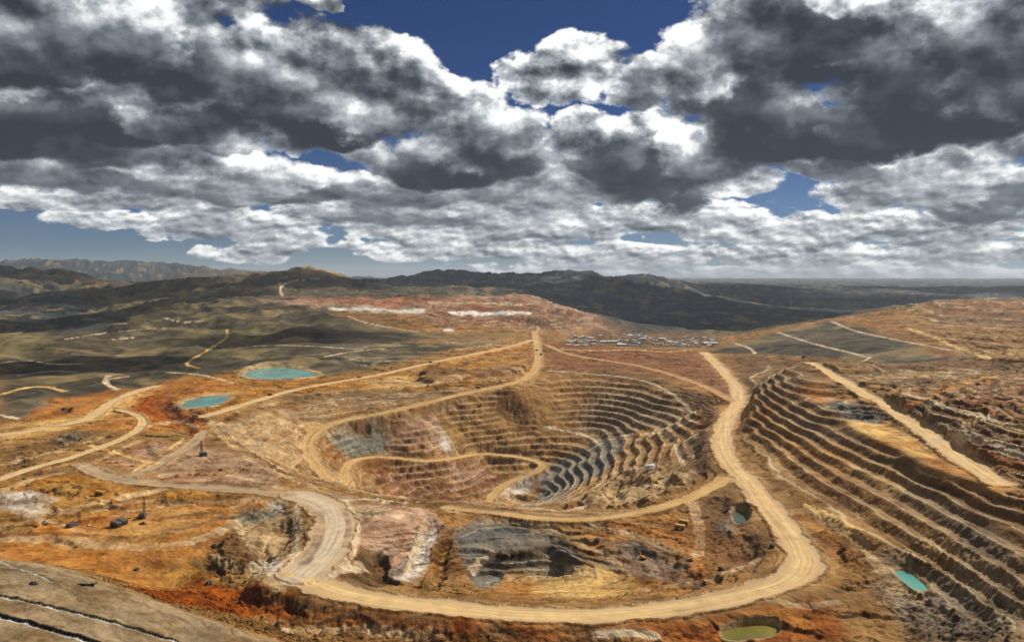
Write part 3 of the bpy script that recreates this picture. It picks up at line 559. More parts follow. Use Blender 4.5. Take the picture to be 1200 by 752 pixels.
# ground round the rim
lay('rst', [(640,400),(820,412),(850,445),(862,470),(830,458),(760,436),(650,434)], 4, .8)
lay('umb', [(690,430),(760,440),(840,466),(840,500),(820,482),(780,452),(700,440)], 4, .8)
lay('och', [(180,446),(300,440),(400,444),(520,420),(622,398),(626,440),(540,462),(430,456),(330,462),(238,492)], 4, .85)
lay('yel', [(430,445),(480,440),(500,452),(440,456)], 4, .8)
lay('umb', [(490,436),(510,430),(560,432),(610,428),(600,440),(500,446)], 3, .7)
# pit walls
lay('tan', PIT, 5); lay('umb', [(336,462),(430,456),(560,458),(520,472),(420,482),(340,476)], 4, .6)
lay('bei', [(250,498),(330,480),(400,480),(360,510),(355,550),(300,540)], 6, .6)
lay('ggr', [(385,506),(400,500),(450,500),(455,532),(415,535),(390,525)], 4, .9)
lay('pnk', [(460,500),(515,490),(530,532),(455,532)], 4, .8); lay('rst', [(455,500),(490,497),(500,520),(456,530)], 4, .5)
lay('rst', [(440,542),(500,548),(560,540),(590,560),(560,588),(470,588),(430,575)], 5, .75); lay('pnk', [(520,545),(560,540),(570,560),(530,575)], 5, .5)
lay('wht', [(505,495),(510,492),(532,530),(526,534)], 2, .8)
lay('ggr', [(700,455),(760,460),(800,482),(800,500),(760,500),(700,520),(670,490)], 8, .4)
lay('tan', [(540,470),(640,448),(690,470),(660,520),(560,525)], 6, .5)
lay('gry', [(632,556),(648,543),(685,524),(715,510),(732,518),(712,552),(668,572),(628,592),(612,592)], 3, .95)
lay('wht', [(590,570),(610,556),(628,560),(620,575),(600,586),(585,586)], 3, .8); lay('yel', [(578,585),(592,575),(606,582),(600,590)], 3, .8)
lay('umb', [(800,500),(830,500),(832,540),(806,570),(795,530)], 4, .8)
lay('bei', [(700,560),(760,535),(800,545),(780,580),(700,595)], 6, .5)
# left ground
lay('org', [(30,492),(60,466),(130,455),(190,448),(270,440),(285,452),(200,475),(235,490),(190,508),(140,505),(80,500)], 4, .85)
lay('red', [(140,470),(185,462),(212,480),(240,500),(235,520),(215,500),(180,490)], 4, .85); lay('dkb', [(175,470),(195,472),(225,495),(232,512),(205,496)], 4, .6)
lay('yel', [(0,500),(80,490),(110,482),(130,465),(175,460),(150,478),(110,495),(0,520)], 4, .8)
lay('dkb', [(62,477),(76,474),(82,482),(70,485)], 3, .7); lay('ggr', [(60,515),(90,505),(105,512),(70,522)], 3, .7); lay('dkb', [(0,528),(30,522),(60,518),(20,532)], 3, .6); lay('dkb', [(10,542),(28,538),(32,550),(15,552)], 4, .6)
lay('pnk', [(130,540),(170,520),(235,518),(330,555),(320,575),(200,565)], 6, .6)
lay('och', [(0,565),(95,548),(180,575),(300,582),(280,600),(100,605),(0,610)], 6, .8)
lay('wht', [(105,549),(125,546),(135,551),(115,553)], 2, .7)
lay('wht', [(0,578),(40,574),(62,585),(55,600),(25,606),(0,590)], 3, .75)
lay('org', [(0,632),(60,612),(130,595),(270,590),(275,640),(200,660),(170,690),(100,668),(0,652)], 5, .95)
lay('yel', [(130,620),(200,596),(262,592),(220,625),(150,640),(60,640)], 8, .4)
lay('och', [(170,668),(270,636),(300,660),(250,680),(190,690)], 5, .8)
lay('brn', [(240,640),(270,625),(300,650),(310,668),(270,672),(240,665)], 4, .8); lay('dkb', [(225,655),(245,650),(262,672),(245,676)], 4, .5)
lay('red', [(140,685),(230,676),(320,690),(420,712),(520,722),(640,736),(700,745),(640,752),(420,735),(300,722),(200,706)], 5, .9)
lay('red', [(700,738),(840,722),(960,700),(1000,752),(760,752)], 6, .7); lay('och', [(840,725),(930,705),(960,740),(900,735)], 6, .6)
lay('tan', [(220,716),(300,732),(520,740),(640,752),(330,752)], 4, .7); lay('dkb', [(560,738),(640,746),(760,740),(700,752),(560,752)], 3, .6)
lay('org', [(300,672),(335,678),(330,695),(318,690)], 4, .7)
lay('bei', [(280,600),(330,588),(350,600),(340,650),(320,668),(300,650),(275,625)], 4, .9); lay('ggr', [(278,603),(325,590),(335,598),(300,612),(282,618)], 3, .8); lay('wht', [(310,592),(330,586),(338,596),(322,600)], 2, .8); lay('wht', [(295,664),(312,656),(345,676),(336,680)], 3, .8)
lay('pnk', [(330,575),(400,578),(440,590),(500,598),(520,610),(505,650),(480,680),(450,672),(440,650),(410,640),(410,600),(390,590)], 5, .9)
lay('wht', [(478,682),(455,676),(490,630),(505,606),(516,612),(505,640)], 3, .85); lay('dkb', [(395,650),(420,645),(450,655),(465,682),(430,690),(392,676)], 4, .75)
lay('och', [(498,668),(515,632),(532,630),(526,650),(512,680)], 3, .9); lay('rst', [(505,680),(535,640),(550,660),(545,690)], 4, .5)
lay('gry', [(530,620),(560,606),(620,610),(660,630),(690,655),(672,668),(600,672),(560,690),(545,668)], 4, .92); lay('gry', [(690,655),(760,668),(800,672),(760,676),(700,668)], 3, .7)
lay('yel', [(580,690),(600,668),(680,662),(740,672),(762,690),(700,700),(620,698)], 4, .85); lay('org', [(582,694),(590,676),(622,672),(635,688),(610,698)], 4, .7)
lay('org', [(680,625),(780,605),(830,640),(830,690),(770,690),(720,660)], 8, .5); lay('gry', [(715,650),(740,636),(800,655),(840,690),(780,680)], 5, .6); lay('gry', [(690,630),(760,636),(790,650),(740,652)], 5, .5)
lay('brn', [(805,600),(850,575),(885,600),(895,650),(870,670),(830,668),(815,640)], 5, .8); lay('rst', [(845,640),(868,630),(888,645),(870,664),(845,660)], 5, .5); lay('ggr', [(840,615),(860,600),(866,620),(850,630)], 4, .7)
# right hillside
lay('tan', HILL, 5, .8); lay('umb', [(866,440),(900,426),(960,440),(1000,480),(1100,545),(1200,592),(1200,640),(1080,580),(960,500),(880,470)], 6, .6)
for nm_, pl_, k_ in (('och',[(905,500),(960,520),(1020,560),(1000,575),(940,540)],.7), ('rst',[(930,530),(975,548),(1040,590),(1020,600),(950,560)],.6), ('gry',[(1040,560),(1120,590),(1190,640),(1140,632),(1060,590)],.55), ('bei',[(980,530),(1060,565),(1110,595),(1080,600),(1000,555)],.5), ('yel',[(945,540),(990,556),(1030,582),(1000,580)],.55), ('gry',[(900,470),(960,500),(1000,520),(950,515)],.5), ('rst',[(1080,540),(1160,575),(1200,595),(1200,610),(1120,580)],.6), ('bei',[(1060,610),(1130,640),(1180,670),(1120,660)],.5)): lay(nm_, pl_, 6, k_)
lay('brn', [(890,545),(930,585),(990,625),(1060,660),(1000,670),(940,640),(905,590)], 5, .7); lay('org', [(940,600),(1000,640),(1030,690),(990,660),(950,630)], 6, .5)
lay('yel', [(985,489),(1030,496),(1090,518),(1130,535),(1190,570),(1172,580),(1110,556),(1060,532),(1010,506)], 3, 1); lay('org', [(1080,540),(1130,530),(1195,574),(1172,581)], 6, .8)
lay('org', [(930,456),(950,452),(985,466),(1010,476),(985,478),(950,468)], 3, .9); lay('gry', [(968,470),(1010,472),(1040,486),(1030,498),(985,490),(968,480)], 3, .85)
lay('gry', [(1040,470),(1070,490),(1110,505),(1130,500),(1090,480),(1060,465)], 4, .7); lay('gry', [(1110,505),(1200,540),(1200,520),(1140,495)], 6, .4)
lay('red', [(1115,520),(1140,505),(1200,545),(1200,560),(1150,545)], 5, .7)
lay('rst', [(1060,470),(1120,440),(1200,430),(1200,490),(1120,480)], 8, .5); lay('tan', [(1060,455),(1150,440),(1200,455),(1100,470)], 6, .5)
lay('ggr', [(1040,640),(1200,690),(1200,752),(1080,752),(1030,690)], 10, .6); lay('gry', [(1140,615),(1200,650),(1200,700),(1120,650)], 8, .5)
lay('bei', [(1035,690),(1050,665),(1075,668),(1095,695),(1060,700)], 4, .7)
lay('umb', [(862,416),(960,420),(1160,420),(1200,424),(1200,440),(1050,450),(960,428),(900,440),(866,440)], 4, .6)
lay('olv', [(815,413),(862,402),(910,389),(972,375),(1065,400),(1135,415),(1160,419),(960,418),(860,414)], 3, 1, .4)
lay('tan', [(975,374),(1080,356),(1200,352),(1200,420),(1160,418),(1060,398)], 4, .7); lay('rst', [(1080,356),(1200,352),(1200,372),(1090,366)], 5, .6); lay('umb', [(1080,366),(1200,372),(1200,384),(1090,378)], 5, .7)
lay('pad', [(0,655),(50,660),(100,675),(200,711),(340,756),(300,800),(-60,800),(-60,650)], 2, 1, .5)
lay('umb', [(655,402),(690,390),(840,388),(840,404),(760,407),(680,405)], 3, .75)
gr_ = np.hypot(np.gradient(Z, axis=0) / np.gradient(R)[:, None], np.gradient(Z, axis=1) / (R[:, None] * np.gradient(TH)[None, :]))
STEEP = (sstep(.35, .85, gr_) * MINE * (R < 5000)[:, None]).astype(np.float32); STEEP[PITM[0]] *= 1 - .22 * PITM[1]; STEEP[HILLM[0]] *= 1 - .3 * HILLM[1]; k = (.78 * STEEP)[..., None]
SOIL[:] = SOIL * (1 - k) + (SOIL * .33 + np.float32((.012, .006, .003))) * k  # steep faces: darker rock, and their shade deepened in the colour
# bench floors and safety berms carry pale crushed rock, tracks their own surface
k = (.55 * FLAT * np.clip(fbm(X, Y, 70, 3, 101) * .6 + .75, 0, 1))[..., None].astype(np.float32)
SOIL[:] = SOIL * (1 - k) + (SOIL * .6 + np.float32((.22, .17, .11))) * k
k = (.85 * CREST)[..., None].astype(np.float32); SOIL[:] = SOIL * (1 - k) + np.float32((.55, .44, .29)) * k
k = (.85 * np.exp(-np.maximum(RDIST - 1, 0) / .4) * np.clip(fbm(X, Y, 30, 3, 161) * .9 + .7, 0, 1) * (RDIST < 50))[..., None].astype(np.float32); SOIL[:] = SOIL * (1 - k) + np.float32((.42, .275, .145)) * k
band = gnoise(LEV / 5.5, fbm(X, Y, 300, 2, 171) * 2, 173) * .6 + gnoise(LEV / 2.1 + 40, fbm(X, Y, 200, 2, 175) * 2, 177) * .4
SOIL *= (1 + .5 * band * MINE)[..., None].astype(np.float32)
for i, (nm, hw, tone, l) in enumerate(ROADS):
    k = (RID == i)[..., None]; SOIL[:] = np.where(k, np.float32(TONES[tone]), SOIL)
k = TRK[..., None].astype(np.float32); SOIL[:] = SOIL * (1 - k) + TRKC * k
for s_, m1 in SHORE:
    k = (sstep(.02, .2, m1) * sstep(.75, .45, m1) * (.75 + .3 * gnoise(X[s_] / 25, Y[s_] / 25, 5)))[..., None].astype(np.float32); SOIL[s_] = SOIL[s_] * (1 - k) + np.float32((.50, .36, .21)) * k
GRASS = sstep(.24, .16, SOIL[..., 0]) * (1 - TRK) * np.maximum(nat, 1 - MINE)
g_ = (1 + (.6 * fbm(X, Y, 420, 5, 201, .62) + .45 * fbm(X, Y, 60, 4, 203, .6)) * GRASS)[..., None]; SOIL *= np.clip(g_, .35, 1.9).astype(np.float32)
k = (GRASS * np.clip(fbm(X, Y, 260, 4, 211, .6) * 2.0 - .5, 0, .85))[..., None].astype(np.float32); SOIL[:] = SOIL * (1 - k) + np.float32((.22, .165, .085)) * k

# --- leach pad in the near left corner: three low scarps, black faces, white strip at the foot
def scarp(pix, h, wdt):
    line = np.array(smoothline([hit(u, v, Zb) for u, v in pix], 2)); p = line; best = np.full(Z.shape, 1e9); side = np.zeros_like(Z)
    jm = np.searchsorted(TH, 0.0); im = np.searchsorted(R, 900); sl = (slice(0, im), slice(0, jm)); x, y = X[sl], Y[sl]
    bb = best[sl]; sd = side[sl]
    for a in range(len(p) - 1):
        vx, vy = p[a + 1, :2] - p[a, :2]; q = vx * vx + vy * vy + 1e-9; hh = np.clip(((x - p[a, 0]) * vx + (y - p[a, 1]) * vy) / q, 0, 1)
        ex, ey = x - p[a, 0] - hh * vx, y - p[a, 1] - hh * vy; d = np.hypot(ex, ey); u = d < bb
        bb[:] = np.where(u, d, bb); sd[:] = np.where(u, np.sign(vx * ey - vy * ex), sd)
    return sl, bb * np.where(sd >= 0, 1, -1)
for pix, h, wd in (([(-30,655),(0,661.5),(40,671),(62,682)], 1.0, .8), ([(-30,693),(0,700),(50,711),(100,722),(150,737),(205,753),(240,764)], 2.0, 1.5), ([(-30,716),(0,724),(40,734),(75,744),(105,753),(130,762)], 2.8, 2.0)):
    sl, d = scarp(pix, h, wd)
    prof = np.exp(-np.maximum(d, 0) / 14) * (d > 0) * sstep(0, wd, d) * h
    near = sstep(900, 700, R[sl[0]])[:, None]
    Z[sl] += prof * near
    blk = ((d > -.2) & (d < wd)).astype(np.float32)[..., None] * near[..., None]; wh = ((d <= -.2) & (d > -1.8)).astype(np.float32)[..., None] * np.clip(gnoise(X[sl] / 9, Y[sl] / 9, 77) + .75, 0, 1)[..., None]
    SOIL[sl] = SOIL[sl] * (1 - blk) + np.float32((.02, .018, .016)) * blk; SOIL[sl] = SOIL[sl] * (1 - wh) + np.float32((.62, .60, .54)) * wh
# --- where machines stand, levelled
SPOTS = [
 ('haul_truck', 629, 411, 20, 'haul truck on the hub of roads beyond the pit, the left of two'), ('haul_truck', 634, 416, 200, 'haul truck on the hub of roads beyond the pit, the right of two'),
 ('haul_truck', 561, 455, 60, 'haul truck descending the ramp into the far left of the pit'), ('haul_truck', 421, 442.5, 100, 'haul truck on the rim road right of the wide turquoise pond'),
 ('haul_truck', 505, 425, 65, 'haul truck on the rim road beside the dark mesa'), ('haul_truck', 317, 463, 75, 'haul truck on the rim road between the two turquoise ponds'),
 ('haul_truck', 229, 489, 100, 'haul truck at the end of the rim road below the narrow turquoise pond'), ('haul_truck', 117, 580, 80, 'haul truck on the ochre ground above the two drill rigs'),
 ('haul_truck', 801, 614.5, 70, 'haul truck on the sandy pad below the pit junction, the farther of two'), ('haul_truck', 797, 620, 75, 'haul truck on the sandy pad below the pit junction, the nearer of two'),
 ('haul_truck', 143, 614, 62, 'dark haul truck parked behind the tall drill rig, nearer to it'), ('haul_truck', 136, 617, 62, 'dark haul truck parked left of the tall drill rig, farther from it'),
 ('drill_rig', 167, 606, 15, 'blast hole drill rig with the tallest raised mast on the orange plain'), ('drill_rig', 86, 616, -20, 'blast hole drill rig with a shorter mast on the left of the orange plain'), ('drill_rig', 238, 534, 40, 'drill rig standing alone on the pale ground above the grey road'),
 ('bulldozer', 259, 551, 40, 'small bulldozer on the pale ground right of the lone drill rig'), ('bulldozer', 34, 569, -30, 'bulldozer above the whitish patch at the left edge'), ('bulldozer', 809, 657, 60, 'bulldozer on the grey streak left of the excavator'), ('bulldozer', 168, 614, 80, 'bulldozer in front of the tall drill rig'),
 ('pickup_truck', 102, 583, 70, 'white pickup truck left of the haul truck on ochre ground'), ('pickup_truck', 75, 527, 60, 'white pickup truck beside the dark scarp on the far left'), ('pickup_truck', 104, 616, 60, 'white pickup truck right of the shorter drill rig'),
 ('excavator', 826, 684, 150, 'excavator with raised orange boom inside the front bend of the haul road'), ('excavator', 753, 655, 40, 'dark excavator on the grey rock right of the small grey pit'),
]
for kd, u, v, yaw, lab in SPOTS:
    x, y, z = hit(u, v, Z); r_ = 11 if kd != 'pickup_truck' else 5
    i0, i1 = np.searchsorted(R, math.hypot(x, y) - 2 * r_), np.searchsorted(R, math.hypot(x, y) + 2 * r_); a_ = math.atan2(x, y); e_ = 2 * r_ / math.hypot(x, y)
    j0, j1 = np.searchsorted(TH, a_ - e_), np.searchsorted(TH, a_ + e_); d = np.hypot(X[i0:i1, j0:j1] - x, Y[i0:i1, j0:j1] - y); k = 1 - sstep(r_, 1.8 * r_, d)
    Z[i0:i1, j0:j1] = Z[i0:i1, j0:j1] * (1 - k) + z * k
CAMP = np.random.default_rng(5); CAMPS = []
for v in (391.5, 393.5, 395.5, 397.5, 399.5, 401.5, 403.5, 405.5):
    u = 664 + CAMP.uniform(0, 12)
    while u < 838:
        if (CAMP.random() < .72) and not (770 < u < 800 and v < 396) and not (u > 800 and v < 395) and not (u < 690 and v < 394): CAMPS.append((u, v + CAMP.uniform(-.7, .7)))
        u += CAMP.uniform(2.7, 6.6)
#MESH
# ------------------------------------------------------------------ materials of the ground
def mat(name):
    m = bpy.data.materials.new(name); m.use_nodes = True; return m, NT(m.node_tree)
def earth_material():
    m, t = mat('earth')
    at = t.n('ShaderNodeAttribute', attribute_name='soil'); gr = t.n('ShaderNodeAttribute', attribute_name='grass')
    pos = t.n('ShaderNodeNewGeometry').outputs['Position']
    n1 = t.noise(pos, 1 / 140, 9, .62); n2 = t.noise(t.v('ADD', pos, (900, 40, 7)), 1 / 38, 8, .65); n3 = t.noise(pos, 1 / 5.5, 6, .7)
    st = t.noise(t.v('MULTIPLY', pos, (.012, .012, .22)), 1.0, 5, .6)
    stp = t.n('ShaderNodeAttribute', attribute_name='steep').outputs['Fac']; rk = t.m('MULTIPLY_ADD', stp, .6, .4)
    bare = t.m('SUBTRACT', 1.0, gr.outputs['Fac']); lev = t.n('ShaderNodeAttribute', attribute_name='lev').outputs['Fac']
    flow = t.noise(t.xyz(t.m('MULTIPLY', lev, .55), t.m('MULTIPLY', n1, 6.0), t.m('MULTIPLY', n2, 2.0)), 1.0, 5, .62)
    c = at.outputs['Color']
    c = t.mix(t.m('MULTIPLY', bare, t.mr(n2, .46, .64, 0, .8)), c, (.40, .29, .20, 1), 'MULTIPLY')
    c = t.mix(t.m('MULTIPLY', bare, t.mr(n1, .56, .72, 0, .35)), c, (.56, .35, .14, 1))
    c = t.mix(t.m('MULTIPLY', bare, t.mr(n1, .46, .30, 0, .5)), c, (.85, .5, .3, 1), 'MULTIPLY')
    c = t.mix(t.m('MULTIPLY', bare, t.mr(flow, .44, .28, 0, .9)), c, (.26, .18, .13, 1), 'MULTIPLY')
    c = t.mix(t.m('MULTIPLY', bare, t.mr(flow, .56, .72, 0, .6)), c, (1.45, 1.35, 1.2, 1), 'MULTIPLY')
    hs = t.n('ShaderNodeHueSaturation'); t.set(hs.inputs['Value'], t.m('MULTIPLY', t.m('MULTIPLY', t.m('MULTIPLY_ADD', t.m('SUBTRACT', n3, .5), t.m('MULTIPLY', rk, 2.2), 1.0), t.m('MULTIPLY_ADD', t.m('SUBTRACT', t.noise(pos, 1 / 1.9, 4, .7), .5), t.m('MULTIPLY', rk, 1.3), 1.0)), t.mr(st, .35, .65, .75, 1.25))); t.set(hs.inputs['Color'], c); hs.inputs['Saturation'].default_value = 1.12
    b = t.n('ShaderNodeBsdfPrincipled'); t.set(b.inputs['Base Color'], hs.outputs[0]); b.inputs['Roughness'].default_value = .95
    b.inputs['Specular IOR Level'].default_value = .1
    bp = t.n('ShaderNodeBump'); bp.inputs['Strength'].default_value = .9; bp.inputs['Distance'].default_value = 3.0
    t.set(bp.inputs['Height'], t.m('ADD', t.m('MULTIPLY', n3, rk), t.m('MULTIPLY', n2, 1.6))); t.set(b.inputs['Normal'], bp.outputs[0])
    o = t.n('ShaderNodeOutputMaterial'); t.set(o.inputs[0], b.outputs[0]); return m
def road_material():
    m, t = mat('road_dust')
    at = t.n('ShaderNodeAttribute', attribute_name='soil'); ra = t.n('ShaderNodeAttribute', attribute_name='track')
    pos = t.n('ShaderNodeNewGeometry').outputs['Position']
    n0 = t.noise(t.v('ADD', t.v('MULTIPLY', ra.outputs['Vector'], (.30, .006, 0)), t.v('MULTIPLY', t.noise(pos, 1 / 45, 3, .5, color=True), (1.6, .3, 0))), 1.0, 5, .6); n1 = t.noise(pos, 1 / 60, 6, .6); n2 = t.noise(t.v('ADD', t.v('MULTIPLY', ra.outputs['Vector'], (.11, .003, 0)), t.v('MULTIPLY', t.noise(pos, 1 / 70, 3, .5, color=True), (1.2, .3, 0))), 1.0, 3, .5)
    c = at.outputs['Color']
    c = t.mix(t.mr(n0, .42, .66, 0, .75), c, (.62, .52, .42, 1), 'MULTIPLY')
    c = t.mix(t.mr(n2, .5, .7, 0, .6), c, (.72, .6, .46, 1), 'MULTIPLY')
    ez = t.n('ShaderNodeSeparateXYZ'); t.set(ez.inputs[0], ra.outputs['Vector'])
    n3 = t.noise(pos, 1 / 16, 6, .65)
    c = t.mix(t.mr(t.m('ADD', ez.outputs[2], t.m('MULTIPLY', t.m('SUBTRACT', n3, .5), 1.5)), .50, 1.0, 0, .9), c, (.42, .275, .145, 1))
    c = t.mix(t.mr(n1, .5, .66, 0, .55), c, (.40, .26, .12, 1))
    hs = t.n('ShaderNodeHueSaturation'); t.set(hs.inputs['Value'], t.m('MULTIPLY', t.mr(n3, .3, .7, .82, 1.18), t.mr(n1, .3, .7, .82, 1.18))); t.set(hs.inputs['Color'], c)
    b = t.n('ShaderNodeBsdfPrincipled'); t.set(b.inputs['Base Color'], hs.outputs[0]); b.inputs['Roughness'].default_value = .95; b.inputs['Specular IOR Level'].default_value = .1
    bp = t.n('ShaderNodeBump'); bp.inputs['Strength'].default_value = .5; bp.inputs['Distance'].default_value = 1.0; t.set(bp.inputs['Height'], n0); t.set(b.inputs['Normal'], bp.outputs[0])
    o = t.n('ShaderNodeOutputMaterial'); t.set(o.inputs[0], b.outputs[0]); return m
M_EARTH, M_ROAD = earth_material(), road_material()

# ------------------------------------------------------------------ cut the height field into named pieces of setting
VERT = np.stack([X, Y, Z], -1).reshape(-1, 3).astype(np.float32)
ii, jj = np.meshgrid(np.arange(NR - 1), np.arange(NC - 1), indexing='ij'); v0 = ii * NC + jj
QUAD = np.stack([v0, v0 + 1, v0 + NC + 1, v0 + NC], -1)
REG = np.zeros(Z.shape, np.int16)
def mark(sl, m, k): REG[sl] = np.where(m > .5, k, REG[sl])
mark(*PITM, 1); mark(*HILLM, 2)
s_, m_ = zone([(0,655),(50,660),(100,675),(200,711),(340,756),(300,800),(-60,800),(-60,650)], 1, .5, Zr); mark(s_, m_, 3)
s_, m_ = zone([(815,413),(862,402),(910,389),(972,375),(1065,400),(1135,415),(1160,419),(960,418),(860,414)], 1, .4, Zr); mark(s_, m_, 4)
mark(*DUMPM, 5)
s_, m_ = zone([(0,492),(0,345),(345,348),(420,372),(520,395),(600,398),(520,412),(440,430),(380,440),(280,432),(190,452),(110,468),(70,478),(30,490)], 1, 1, Zr); mark(s_, m_, 6)
REG[(R > 6800)[:, None] & np.ones(Z.shape, bool)] = 7
REG[(R > 16000)[:, None] & np.ones(Z.shape, bool)] = 8
REG = np.where(RID >= 0, 20 + RID, REG)
REGF = REG[:-1, :-1].ravel(); QUAD = QUAD.reshape(-1, 4)
SOILF = SOIL.reshape(-1, 3); RSF, RTF = RS.ravel(), RT.ravel()
def setting(name, faces, material, label=None):
    u, inv = np.unique(faces.ravel(), return_inverse=True)
    me = bpy.data.meshes.new(name); nf = len(faces)
    me.vertices.add(len(u)); me.vertices.foreach_set('co', VERT[u].ravel())
    me.loops.add(nf * 4); me.loops.foreach_set('vertex_index', inv.astype(np.int32).ravel())
    me.polygons.add(nf); me.polygons.foreach_set('loop_start', np.arange(0, nf * 4, 4, dtype=np.int32))
    me.update(calc_edges=True); me.shade_smooth()
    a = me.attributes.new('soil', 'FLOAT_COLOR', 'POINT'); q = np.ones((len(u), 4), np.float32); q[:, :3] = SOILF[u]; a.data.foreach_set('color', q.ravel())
    ga = me.attributes.new('grass', 'FLOAT', 'POINT'); ga.data.foreach_set('value', GRASS.ravel()[u].astype(np.float32))
    sa_ = me.attributes.new('steep', 'FLOAT', 'POINT'); sa_.data.foreach_set('value', np.maximum(STEEP, RGH / 4).ravel()[u].astype(np.float32))
    lv = me.attributes.new('lev', 'FLOAT', 'POINT'); lv.data.foreach_set('value', LEV.ravel()[u].astype(np.float32))
    if material is M_ROAD:
        a = me.attributes.new('track', 'FLOAT_VECTOR', 'POINT'); q = np.zeros((len(u), 3), np.float32); q[:, 0] = RSF[u]; q[:, 1] = RTF[u]; q[:, 2] = RDIST.ravel()[u]; a.data.foreach_set('vector', q.ravel())
    me.materials.append(material)
    o = bpy.data.objects.new(name, me); col.objects.link(o); o['kind'] = 'structure'
    if label: o['label'] = label
    return o
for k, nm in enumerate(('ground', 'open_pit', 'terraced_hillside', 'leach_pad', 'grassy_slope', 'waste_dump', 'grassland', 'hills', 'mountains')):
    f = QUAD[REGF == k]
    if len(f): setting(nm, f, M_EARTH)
for i, rd in enumerate(ROADS):
    f = QUAD[REGF == 20 + i]
    if len(f): setting('haul_road', f, M_ROAD)
def water_material(name, c):
    m, t = mat(name); b = t.n('ShaderNodeBsdfPrincipled'); pos = t.n('ShaderNodeNewGeometry').outputs['Position']
    n = t.noise(t.v('MULTIPLY', pos, (1, .35, 1)), 1 / 45, 5, .55); t.set(b.inputs['Base Color'], t.mix(t.mr(n, .36, .64, 0, 1), tuple(q * 1.15 for q in c[:3]) + (1,), tuple(q * .6 for q in c[:3]) + (1,)))
    b.inputs['Roughness'].default_value = .22; b.inputs['Specular IOR Level'].default_value = .35
    bp = t.n('ShaderNodeBump'); bp.inputs['Strength'].default_value = .15; bp.inputs['Distance'].default_value = .3; t.set(bp.inputs['Height'], t.noise(pos, .6, 3)); t.set(b.inputs['Normal'], bp.outputs[0])
    o = t.n('ShaderNodeOutputMaterial'); t.set(o.inputs[0], b.outputs[0]); return m
WAT = {'teal': water_material('pond_water_teal', (.10, .30, .25, 1)), 'green': water_material('pond_water_green', (.07, .11, .075, 1)), 'olive': water_material('pond_water_olive', (.20, .17, .03, 1))}
for lab, tone, wp, z in PONDW:
    c = wp[:, :2].mean(0); pts = [(c[0] + (p[0] - c[0]) * 1.14, c[1] + (p[1] - c[1]) * 1.14, z) for p in wp]
    me = bpy.data.meshes.new('water'); me.from_pydata(pts, [], [list(range(len(pts)))]); me.materials.append(WAT[tone])
    o = bpy.data.objects.new('water', me); col.objects.link(o); o['kind'] = 'structure'; o['label'] = lab
# ------------------------------------------------------------------ thin mountain air
bm = bmesh.new(); bmesh.ops.create_cube(bm, size=1.0)
zlo, zhi = float(Z.min()) - 4.0, float(Z.max()) + 40.0
for v in bm.verts: v.co = Vector((v.co.x * 130000, v.co.y * 130000, zlo if v.co.z < 0 else zhi))
me = bpy.data.meshes.new('haze'); bm.to_mesh(me); bm.free()
hm, t = mat('haze'); pv = t.n('ShaderNodeVolumePrincipled'); pv.inputs['Color'].default_value = (.78, .86, 1.0, 1); pv.inputs['Density'].default_value = 1.3e-5; pv.inputs['Anisotropy'].default_value = .2
o = t.n('ShaderNodeOutputMaterial'); t.set(o.inputs['Volume'], pv.outputs[0]); me.materials.append(hm)
o = bpy.data.objects.new('haze', me); col.objects.link(o); o['kind'] = 'stuff'
# ------------------------------------------------------------------ clouds whose shadows lie on the far country
cm, t = mat('cloud_vapour'); pv = t.n('ShaderNodeVolumePrincipled'); pv.inputs['Color'].default_value = (1, 1, 1, 1); pv.inputs['Density'].default_value = .005
o = t.n('ShaderNodeOutputMaterial'); t.set(o.inputs['Volume'], pv.outputs[0])
def cloud(gx, gy, rx, ry, h, seed):
    # centre the cloud where its shadow falls on the ground point (gx, gy)
    k = h / math.tan(SUN_EL); cx, cy = gx + k * math.sin(SUN_AZ), gy + k * math.cos(SUN_AZ); rg = random.Random(seed)
    bm = bmesh.new(); bmesh.ops.create_icosphere(bm, subdivisions=5, radius=1.0); from mathutils import noise as mn
    for v in bm.verts:
        d = v.co.copy(); f = 1 + .42 * mn.fractal(d * 1.6 + Vector((seed * 7.1, 0, 0)), 1.0, 2.0, 5)
        z = d.z * f; v.co = Vector((cx + d.x * f * rx, cy + d.y * f * ry, h + (z * 420 if z > 0 else z * 110)))
    me = bpy.data.meshes.new('cloud'); bm.to_mesh(me); bm.free(); me.shade_smooth(); me.materials.append(cm)
    o = bpy.data.objects.new('cloud', me); col.objects.link(o); o['kind'] = 'structure'; return o
for i, a in enumerate(CLOUD_SHADE): cloud(*a, seed=i + 2)
